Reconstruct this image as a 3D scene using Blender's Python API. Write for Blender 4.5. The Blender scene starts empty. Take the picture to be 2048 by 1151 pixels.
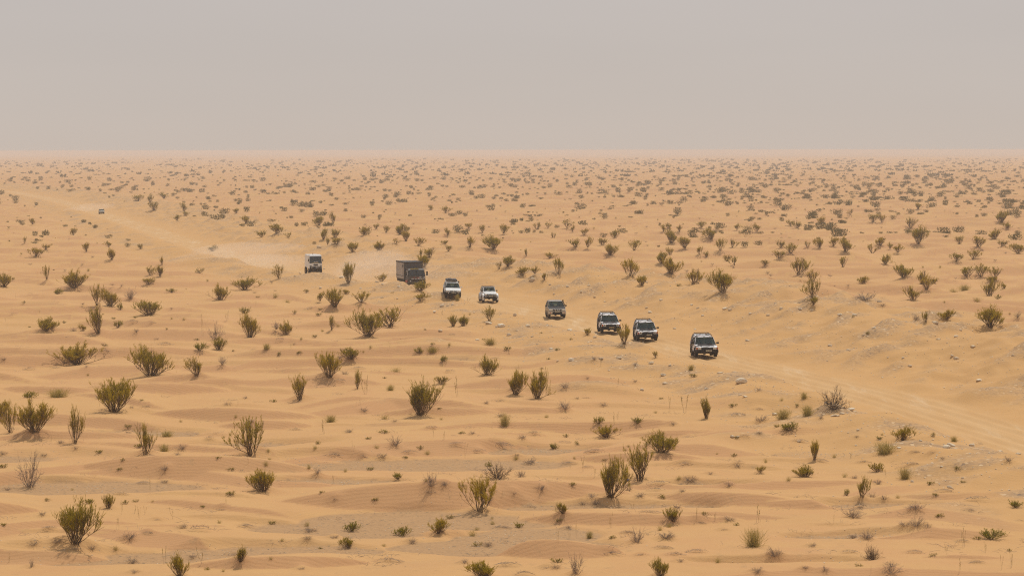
import bpy, bmesh, math, random
import numpy as np
from mathutils import Vector, Matrix

# ------------------------------------------------------------------ camera, sky, sun, exposure
sc = bpy.context.scene
COL = sc.collection
F = 5000.0 / 2048.0            # focal length in picture widths
CZ = 17.0
HY = 300.3                     # row of the true horizon in the 2048 x 1151 picture
PITCH = math.atan((575.5 - HY) / 5000.0)
ROLL = -0.0014
cam_d = bpy.data.cameras.new("camera")
cam = bpy.data.objects.new("camera", cam_d)
COL.objects.link(cam)
cam_d.sensor_width = 36.0
cam_d.lens = 36.0 * F
cam_d.clip_start = 0.5
cam_d.clip_end = 120000
CAM_R = Matrix.Rotation(math.pi / 2 - PITCH, 4, 'X') @ Matrix.Rotation(ROLL, 4, 'Z')
cam.matrix_world = Matrix.Translation((0, 0, CZ)) @ CAM_R
sc.camera = cam

sc.view_settings.view_transform = 'Standard'
sc.view_settings.look = 'None'
sc.view_settings.exposure = 0.0
sc.view_settings.gamma = 1.0
sc.render.engine = 'CYCLES'
sc.cycles.use_denoising = False
sc.cycles.max_bounces = 6
sc.cycles.transparent_max_bounces = 12
sc.cycles.volume_bounces = 1
sc.cycles.filter_width = 1.15

SUN_EL = math.radians(60)
SUN_AZ = math.radians(28)       # clockwise from +Y (away from the camera) towards +X
sd = Vector((math.sin(SUN_AZ) * math.cos(SUN_EL), math.cos(SUN_AZ) * math.cos(SUN_EL), math.sin(SUN_EL)))
sun_d = bpy.data.lights.new("sun", 'SUN')
sun_d.energy = 2.85
sun_d.angle = math.radians(2.0)
sun_d.color = (1.0, 0.93, 0.82)
sun = bpy.data.objects.new("sun", sun_d)
sun.rotation_euler = (-sd).to_track_quat('-Z', 'Y').to_euler()
sun.location = (0, 0, 60)
COL.objects.link(sun)

w = bpy.data.worlds.new("World")
sc.world = w
w.use_nodes = True
nt = w.node_tree
nt.nodes.clear()
out = nt.nodes.new('ShaderNodeOutputWorld')
bg = nt.nodes.new('ShaderNodeBackground')
sky = nt.nodes.new('ShaderNodeTexSky')
sky.sky_type = 'NISHITA'
sky.sun_disc = False
sky.sun_elevation = SUN_EL
sky.sun_rotation = SUN_AZ
sky.dust_density = 6.0
geo = nt.nodes.new('ShaderNodeTexCoord')
sep = nt.nodes.new('ShaderNodeSeparateXYZ')
ramp = nt.nodes.new('ShaderNodeValToRGB')     # airborne dust: warm at the horizon, greyer above
cr = ramp.color_ramp
cr.elements[0].position = 0.0
cr.elements[0].color = (0.605, 0.520, 0.455, 1)
cr.elements[1].position = 1.0
cr.elements[1].color = (0.50, 0.53, 0.58, 1)
for p, c in ((0.02, (0.588, 0.522, 0.472, 1)), (0.042, (0.572, 0.519, 0.482, 1)), (0.07, (0.558, 0.515, 0.493, 1)), (0.25, (0.50, 0.49, 0.50, 1))):
    e = cr.elements.new(p)
    e.color = c
mixs = nt.nodes.new('ShaderNodeMix')
mixs.data_type = 'RGBA'
mixs.inputs[0].default_value = 1.0
mul = nt.nodes.new('ShaderNodeVectorMath')
mul.operation = 'SCALE'
mul.inputs['Scale'].default_value = 0.06
mixs.inputs[0].default_value = 0.94
nz = nt.nodes.new('ShaderNodeTexNoise')
nz.inputs['Scale'].default_value = 3.0
nz.inputs['Detail'].default_value = 3.0
mapn = nt.nodes.new('ShaderNodeMapping')
mapn.inputs['Scale'].default_value = (1, 1, 7)
nzm = nt.nodes.new('ShaderNodeMath')
nzm.operation = 'MULTIPLY_ADD'
nzm.inputs[1].default_value = 0.10
nzm.inputs[2].default_value = 0.95
sc2 = nt.nodes.new('ShaderNodeVectorMath')
sc2.operation = 'SCALE'
L = nt.links.new
L(geo.outputs['Generated'], sep.inputs[0])
L(sep.outputs['Z'], ramp.inputs[0])
L(sky.outputs[0], mul.inputs[0])
L(mul.outputs[0], mixs.inputs[6])
L(ramp.outputs[0], mixs.inputs[7])
L(geo.outputs['Generated'], mapn.inputs[0])
L(mapn.outputs[0], nz.inputs['Vector'])
L(nz.outputs[0], nzm.inputs[0])
L(mixs.outputs[2], sc2.inputs[0])
L(nzm.outputs[0], sc2.inputs['Scale'])
L(sc2.outputs[0], bg.inputs['Color'])
bg.inputs['Strength'].default_value = 1.0
L(bg.outputs[0], out.inputs['Surface'])

# ------------------------------------------------------------------ noise
_rs = np.random.RandomState(11)
_perm = _rs.permutation(1024)
_ga = _rs.rand(1024) * 2 * np.pi
_gx, _gy = np.cos(_ga), np.sin(_ga)


def noise(x, y, seed=0):
    x = np.asarray(x, float) + seed * 37.31
    y = np.asarray(y, float) + seed * 17.77
    xi = np.floor(x).astype(np.int64)
    yi = np.floor(y).astype(np.int64)
    fx, fy = x - xi, y - yi

    def g(ix, iy, dx, dy):
        h = _perm[(_perm[ix & 1023] + iy + seed * 131) & 1023]
        return _gx[h] * dx + _gy[h] * dy
    u = fx * fx * fx * (fx * (fx * 6 - 15) + 10)
    v = fy * fy * fy * (fy * (fy * 6 - 15) + 10)
    a = g(xi, yi, fx, fy)
    b = g(xi + 1, yi, fx - 1, fy)
    c = g(xi, yi + 1, fx, fy - 1)
    d = g(xi + 1, yi + 1, fx - 1, fy - 1)
    return 1.5 * ((a + (b - a) * u) + ((c + (d - c) * u) - (a + (b - a) * u)) * v)


def sst(a, b, x):
    t = np.clip((x - a) / (b - a), 0, 1)
    return t * t * (3 - 2 * t)


def flat_pos(px, py, z=0.0):
    """world point at height z that the picture shows at (px, py)"""
    v = CAM_R.to_3x3() @ Vector(((px - 1024) / 5000.0, (575.5 - py) / 5000.0, -1.0))
    k = (z - CZ) / v.z
    return v.x * k, v.y * k


# ------------------------------------------------------------------ track and terrain heights
track_px = [(2048, 880), (1750, 793), (1600, 757), (1412, 714), (1295, 680), (1218, 664), (1114, 634), (978, 602),
            (905, 589), (818, 574), (622, 549), (450, 510), (330, 470), (203, 427), (120, 402), (40, 386), (-120, 368), (-500, 345)]
tp = [flat_pos(*p) for p in track_px]
ty = np.array([-60, 60] + [p[1] for p in tp] + [6000.0])
tx = np.array([tp[0][0] + 50, tp[0][0] + 18] + [p[0] for p in tp] + [-6000.0])
_yy = np.linspace(-60, 6000, 6061)
_xx = np.interp(_yy, ty, tx)
_k = np.hanning(25)
_xx = np.convolve(np.pad(_xx, 12, mode='edge'), _k / _k.sum(), mode='valid')


def track_x(y):
    return np.interp(y, _yy, _xx)


# spoil heaps beside the track: picture position of the top, height, half width across, half depth
heaps = []
for px, py, h, rx, ry in [(628, 547, 1.35, 4.5, 5), (600, 553, 1.1, 4, 5), (690, 570, .7, 4, 6), (795, 566, 1.4, 3.6, 5), (826, 573, 1.3, 3, 4), (742, 580, .6, 4, 5), (868, 600, .7, 3.5, 4), (935, 532, 1.5, 4, 6), (880, 548, 1.0, 5, 6),
                          (1010, 640, .8, 4, 3.5), (1075, 652, .8, 3.5, 3), (1125, 662, .9, 3, 3), (1252, 692, .95, 2.8, 2.5), (1190, 716, .9, 3.2, 3), (1275, 732, .9, 3.5, 2.6),
                          (1340, 742, .6, 3, 2.4), (1488, 760, .95, 3.6, 2.6), (1560, 778, .6, 2.4, 2), (1180, 770, .7, 4.5, 3), (1665, 822, .95, 2.4, 2.2), (1730, 832, .6, 2.2, 2), (1560, 800, .6, 2.5, 2),
                          (1830, 884, .9, 2.6, 2.0), (1920, 924, .95, 2.8, 2.2), (1500, 868, .6, 2.6, 2), (1380, 855, .4, 3, 2.4), (905, 640, .6, 3, 3), (870, 690, .6, 4, 4),
                          (1690, 630, 1.0, 5, 5), (1860, 655, 1.1, 4, 4), (1560, 635, .8, 5, 5), (1750, 760, .9, 4, 2.5), (1640, 700, .8, 4, 2.5), (1450, 610, .8, 6, 5), (2000, 780, .9, 4, 3)]:
    hx, hy_ = flat_pos(px, py, h * 0.9)
    heaps.append((hx, hy_, h, rx, ry))

# bare gravel pans between the near dunes: centre and half size in the picture
pans = []
for px, py, rx, ry in [(800, 1048, 300, 26), (1010, 1098, 260, 20), (180, 975, 240, 14), (60, 925, 230, 16), (520, 895, 200, 10), (260, 1120, 330, 16), (620, 925, 140, 9),
                       (560, 1105, 240, 16), (850, 930, 330, 12), (1220, 1018, 220, 9), (1050, 1075, 160, 20), (1420, 975, 120, 8), (660, 965, 160, 8), (1700, 1080, 140, 9),
                       (1750, 1014, 130, 8), (1550, 1140, 200, 10), (1100, 905, 130, 9), (300, 870, 140, 8), (380, 738, 120, 6), (840, 722, 110, 6), (1620, 910, 90, 8), (150, 700, 120, 5)]:
    x0, y0 = flat_pos(px, py)
    x1, _ = flat_pos(px + rx, py)
    _, y1 = flat_pos(px, py - ry)
    pans.append((x0, y0, x1 - x0, y1 - y0))

# the large near dunes, each one a crest with a steep face towards the camera: x0, x1, row of crest, height, bow, tilt
near_dunes = []
for x0, x1, cy, h, bow, tilt in [(110, 640, 918, .75, .9, 0.0), (540, 1290, 972, .80, .7, .6), (-260, 110, 1008, .7, .6, 0), (90, 480, 1052, .28, .3, .3), (-120, 260, 1088, .6, .5, 0),
                                 (960, 1270, 1092, .62, .8, -.4), (-40, 330, 868, .45, .5, .3), (380, 800, 886, .35, .5, -.3), (330, 760, 1118, .5, .5, .2), (1000, 1500, 1030, .35, .4, -.5),
                                 (1130, 1420, 912, .35, .4, 0), (1290, 1620, 990, .45, .5, -.3), (1440, 1900, 1005, .3, .4, 0), (1620, 2060, 1060, .4, .6, .3), (860, 1120, 870, .4, .5, 0),
                                 (560, 900, 900, .3, .5, 0), (1500, 1760, 1120, .4, .4, 0), (1780, 2150, 985, .4, .5, 0), (280, 640, 822, .55, .8, 0), (-60, 230, 834, .5, .6, 0),
                                 (120, 460, 772, .6, .8, 0), (-80, 170, 715, .7, .9, .4), (210, 430, 722, .7, .9, 0), (330, 560, 762, .5, .8, 0), (430, 640, 845, .4, .5, 0), (680, 960, 850, .35, .5, 0),
                                 (750, 1010, 820, .4, .6, 0), (930, 1160, 818, .3, .5, .2), (1230, 1500, 868, .3, .4, 0), (0, 300, 660, .6, 1., 0), (180, 480, 640, .6, 1., 0), (610, 760, 612, .6, 1., 0),
                                 (-60, 260, 778, .5, .7, -.3), (640, 860, 782, .3, .5, 0), (520, 720, 738, .4, .7, 0), (1750, 2080, 1120, .35, .5, 0), (1270, 1480, 1140, .3, .4, 0)]:
    xa, ya = flat_pos((x0 + x1) / 2, cy, h)
    wa, _ = flat_pos(x1, cy, h)
    near_dunes.append((xa, ya, wa - xa, h, bow, tilt))

mounds = []       # little sand hummocks under plants, filled in once plants are placed


def saw(u, c):
    s = u - np.floor(u)
    up = np.clip(s / c, 0, 1)
    up = up * (0.75 + 0.25 * up)            # sharp crest, softer foot
    dn = np.clip((1 - s) / (1 - c), 0, 1)
    return np.where(s < c, up, dn * dn * (2.0 - dn) * 1.0), s < c


def terrain(x, y, full=False):
    x = np.asarray(x, float)
    y = np.asarray(y, float)
    s = (x - track_x(y)) * 0.96
    # free dunes, three families
    w1 = noise(x / 42, y / 55, 1) * 9 + noise(x / 10, y / 16, 2) * 3.2 + noise(x / 5.5, y / 9, 3) * .55
    u1 = (y + w1 + .16 * x) / 12.5
    k1 = np.floor(u1)
    a1 = .74 * sst(-.42, .34, noise(x / 11 + k1 * 5.3, k1 * 3.7, 4)) + .03
    p1, f1 = saw(u1, np.clip(a1 / (12.5 * .46), .02, .2))
    w2 = noise(x / 60, y / 70, 5) * 14 + noise(x / 14, y / 20, 6) * 4.2 + noise(x / 6, y / 8, 7) * .6
    u2 = (y + w2 - .22 * x) / 23.0
    k2 = np.floor(u2)
    a2 = 1.12 * sst(-.38, .34, noise(x / 15 + k2 * 4.1, k2 * 2.9, 8)) + .03
    p2, f2 = saw(u2, np.clip(a2 / (23.0 * .46), .02, .2))
    w3 = noise(x / 25, y / 20, 9) * 3.5 + noise(x / 7, y / 9, 10) * 1.
    u3 = (y + w3 + .30 * x) / 6.1
    k3 = np.floor(u3)
    a3 = .30 * sst(-.3, .5, noise(x / 7 + k3 * 6.1, k3 * 4.3, 12)) + .02
    p3, f3 = saw(u3, np.clip(a3 / (6.1 * .46), .02, .2))
    h1, h2, h3 = p1 * a1, p2 * a2, p3 * a3
    near = 1 - sst(120, 170, y)             # in front the crests are placed one by one
    h2 = h2 * (1 - .4 * near)
    h1 = h1 * (1 - .5 * near)
    right = sst(-30, 30, x) * sst(190, 260, y)
    d = np.maximum(np.maximum(h1, h2 * (.75 + .35 * right)), h3)
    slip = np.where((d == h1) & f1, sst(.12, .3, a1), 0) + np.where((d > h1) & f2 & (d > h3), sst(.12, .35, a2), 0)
    for (cx, cy, hw, h, bow, tilt) in near_dunes:
        m = (np.abs(x - cx) < hw) & (np.abs(y - cy) < 16)
        if not m.any():
            continue
        xm, ym = x[m], y[m]
        u = (xm - cx) / hw
        hh = h * 1.4 * np.clip(1 - u * u, 0, 1) ** .8
        yc = cy - bow * (1 - u * u) * 1.6 + bow + tilt * u * 2 + noise(xm / 6, xm * 0 + cy, 13) * .8 + noise(xm / 2.2, xm * 0 + cy, 14) * .12
        q = ym - yc
        ramp_w = np.maximum(hh / .50, .05)
        prof = np.where(q < 0, np.clip(1 + q / ramp_w, 0, 1), np.clip(1 - q / (10.0 * np.clip(hh, .1, 1) + 2.0), 0, 1) ** 1.6)
        hd = hh * prof
        dm = d[m]
        sl = slip[m]
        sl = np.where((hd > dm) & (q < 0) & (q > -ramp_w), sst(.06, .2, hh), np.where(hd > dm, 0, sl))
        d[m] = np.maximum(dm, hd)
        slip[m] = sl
    # pans scour the dunes away
    pan = np.zeros_like(d)
    for (cx, cy, rx, ry) in pans:
        q = ((x - cx) / rx) ** 2 + ((y - cy) / ry) ** 2
        pan = np.maximum(pan, 1 - sst(.3, 1.25, q + .35 * noise(x / 3, y / 3, 15)))
    base = .10 * noise(x / 38, y / 50, 16) + .02 * noise(x / 4, y / 5, 17)
    flat = pan * .42
    und = .05 + .032 * noise(x / 3.1, y / 4.2, 18) + .012 * noise(x / .9, y / 1.2, 19)
    d2 = np.maximum(d + und - flat, 0)
    gravel = (1 - sst(.0, .035, d2)) * sst(.15, .4, pan)
    # far away the relief melts into the plain
    d2 = d2 * (1 - .6 * sst(1500, 3500, y))
    # ground worked by the track
    rn = noise(x / 11, y / 13, 20)
    flatten = np.clip(sst(-19, -9, s + 3 * rn) * (1 - sst(19, 33, s + 6 * rn)), 0, 1) * sst(-100, 40, y)
    d2 = d2 * (1 - .88 * flatten)
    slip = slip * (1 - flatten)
    gravel = gravel * (1 - flatten)
    t = y
    Hr = (2.1 + .7 * noise(t / 37, t * 0, 21)) * (1 - .45 * sst(260, 330, t)) * (1 - .6 * sst(420, 900, t)) * (1 - .5 * sst(1200, 2500, t))
    bank = Hr * sst(3.2, 21, s + 1.6 * rn) * (1 - sst(23, 46, s + 5 * rn))
    bm = sst(4, 10, s) * (1 - sst(24, 34, s + 4 * rn))
    q = (x * 12 - y * 8.5) / 14.7 + 1.6 * noise(x / 9, y / 11, 22)
    gul = 1 - np.abs(((q / 4.6) % 1) * 2 - 1)
    gul = gul ** 1.6 * (.5 + .9 * noise(x / 8, y / 8, 23))
    lump2 = .55 * noise(x / 7.5, y / 9, 33)
    lump = .22 * noise(x / 3.2, y / 3.6, 24) + .10 * noise(x / 1.3, y / 1.5, 25)
    bank = bank + bm * (.75 * np.clip(gul, -.2, 1.2) + 1.5 * lump + 1.35 * lump2) * (1 - .5 * sst(500, 1500, y))
    Hl = (.55 + .75 * np.clip(noise(t / 9, t * 0, 26) + .35, 0, 1.2)) * (1 - .5 * sst(400, 1000, t))
    lb = Hl * sst(3.4, 6.5, -s) * (1 - sst(7.5, 14.5, -s + 2 * rn))
    lm = sst(3.6, 6, -s) * (1 - sst(11, 17, -s + 2 * rn))
    lb = lb + lm * lump * .8
    hp = np.zeros_like(d2)
    for (cx, cy, h, rx, ry) in heaps:
        m = (np.abs(x - cx) < rx * 2.6) & (np.abs(y - cy) < ry * 2.6)
        if m.any():
            g = h * np.exp(-((x[m] - cx) / rx) ** 2 * 1.1 - ((y[m] - cy) / ry) ** 2 * 1.1)
            hp[m] = np.maximum(hp[m], g)
    keep = sst(2.9, 5.0, np.abs(s))
    hp = hp * keep
    far = sst(5500, 9000, y)
    base = base + far * (6.5 * (noise(x / 2600, y / 2600, 34) + .5 * noise(x / 700, y / 1500, 35)) - 1.5)
    z = base + np.maximum(np.maximum(bank, lb), np.maximum(hp + .5 * lump * sst(.1, .5, hp), 0)) + d2
    road = 1 - sst(1.7, 3.9, np.abs(s) + .9 * noise(x / 3, y / 6, 27) + .3 * noise(x, y / 2, 32))
    rut = .06 * np.cos((np.abs(s) - .8) * 5.2) * road
    z = z * (1 - .9 * road) + (.04 * noise(x / 3, y / 3, 28) - rut) * road
    for (cx, cy, h, r) in mounds:
        m = (np.abs(x - cx) < r * 2.5) & (np.abs(y - cy) < r * 2.5)
        if m.any():
            z[m] = z[m] + h * np.exp(-(((x[m] - cx) ** 2 + (y[m] - cy) ** 2) / (r * r)))
    if not full:
        return z
    rocky = np.clip(bm * sst(.15, .65, gul + .35 * noise(x / 2, y / 2, 29) + .5 * lump2) * .95 + lm * sst(.0, .6, noise(x / 4, y / 4, 30)) + sst(.35, .8, hp + .3 * noise(x / 2.5, y / 2.5, 31)) * .9, 0, 1)
    rocky = rocky * (1 - road)
    return z, gravel, road, rocky, slip, flatten


def terrain1(x, y):
    return float(terrain(np.array([x]), np.array([y]))[0])


R3 = np.array(CAM_R.to_3x3())


def cast(pxs, pys, dmin=60.0, dmax=6000.0, n=3200):
    """first point of the terrain along the sight line of each picture position"""
    res = []
    pxs, pys = np.asarray(pxs, float), np.asarray(pys, float)
    dist = dmin * (dmax / dmin) ** np.linspace(0, 1, n)
    for i in range(0, len(pxs), 60):
        a, b = pxs[i:i + 60], pys[i:i + 60]
        v = np.stack([(a - 1024) / 5000.0, (575.5 - b) / 5000.0, -np.ones_like(a)], 1) @ R3.T
        v = v / v[:, 1:2]
        X = v[:, 0:1] * dist
        Y = np.ones_like(X) * dist
        Z = CZ + v[:, 2:3] * dist
        h = terrain(X.ravel(), Y.ravel()).reshape(X.shape)
        hit = np.argmax(Z <= h, axis=1)
        for r in range(len(a)):
            j = hit[r] if (Z[r] <= h[r]).any() else n - 1
            res.append((X[r, j], Y[r, j], h[r, j]))
    return res


# ------------------------------------------------------------------ node helpers
def mat(name):
    m = bpy.data.materials.new(name)
    m.use_nodes = True
    n = m.node_tree
    b = n.nodes['Principled BSDF']
    return m, n, b


def nd(n, t, **kw):
    x = n.nodes.new(t)
    for k, v in kw.items():
        setattr(x, k, v)
    return x


def cmix(n, fac, a, b, blend='MIX'):
    m = n.nodes.new('ShaderNodeMix')
    m.data_type = 'RGBA'
    m.blend_type = blend
    for sock, val in ((m.inputs[0], fac), (m.inputs[6], a), (m.inputs[7], b)):
        if isinstance(val, (int, float)):
            sock.default_value = val
        elif isinstance(val, tuple):
            sock.default_value = val + (1,) if len(val) == 3 else val
        else:
            n.links.new(val, sock)
    return m.outputs[2]


def mrange(n, v, a, b, c=0.0, d=1.0):
    m = n.nodes.new('ShaderNodeMapRange')
    n.links.new(v, m.inputs[0])
    for i, q in zip((1, 2, 3, 4), (a, b, c, d)):
        m.inputs[i].default_value = q
    return m.outputs[0]


def texn(n, vec, scale, detail=4.0, rough=.55, stretch=None):
    if stretch:
        mp = n.nodes.new('ShaderNodeMapping')
        mp.inputs['Scale'].default_value = stretch
        n.links.new(vec, mp.inputs[0])
        vec = mp.outputs[0]
    t = n.nodes.new('ShaderNodeTexNoise')
    t.inputs['Scale'].default_value = scale
    t.inputs['Detail'].default_value = detail
    t.inputs['Roughness'].default_value = rough
    n.links.new(vec, t.inputs['Vector'])
    return t.outputs[0]


def simple(name, col, rough=.6, metal=0.0, var=0.0, scale=8.0, dust=0.0, spec=.5):
    m, n, b = mat(name)
    tc = nd(n, 'ShaderNodeTexCoord').outputs['Object']
    c = cmix(n, 0.0, tuple(col), tuple(col))
    if var:
        f = texn(n, tc, scale, 5)
        c = cmix(n, mrange(n, f, .3, .7), tuple(q * (1 - var) for q in col), tuple(min(1, q * (1 + var)) for q in col))
    if dust:
        f = texn(n, tc, 2.3, 5)
        c = cmix(n, mrange(n, f, .3, .75, dust * .3, dust), c, (.42, .29, .17))
    n.links.new(c, b.inputs['Base Color'])
    b.inputs['Roughness'].default_value = rough
    b.inputs['Metallic'].default_value = metal
    b.inputs['Specular IOR Level'].default_value = spec
    return m


def tag(o, label=None, cat=None, group=None, kind=None):
    if label:
        o['label'] = label
    if cat:
        o['category'] = cat
    if group:
        o['group'] = group
    if kind:
        o['kind'] = kind
    return o


def np_mesh(name, verts, faces, nper, mats, smooth=False, midx=None):
    """mesh from numpy: faces is an (n, nper) array"""
    me = bpy.data.meshes.new(name)
    verts = np.asarray(verts, np.float32)
    faces = np.asarray(faces, np.int32)
    me.vertices.add(len(verts))
    me.vertices.foreach_set('co', verts.ravel())
    nf = len(faces)
    me.loops.add(nf * nper)
    me.loops.foreach_set('vertex_index', faces.ravel())
    me.polygons.add(nf)
    me.polygons.foreach_set('loop_start', np.arange(0, nf * nper, nper, dtype=np.int32))
    me.polygons.foreach_set('loop_total', np.full(nf, nper, np.int32))
    if midx is not None:
        me.polygons.foreach_set('material_index', np.asarray(midx, np.int32))
    me.polygons.foreach_set('use_smooth', np.full(nf, smooth, bool))
    for m in mats:
        me.materials.append(m)
    me.update(calc_edges=True)
    me.validate()
    return me


def link(name, me, parent=None, loc=(0, 0, 0)):
    o = bpy.data.objects.new(name, me)
    COL.objects.link(o)
    o.location = loc
    if parent:
        o.parent = parent
    return o
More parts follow.
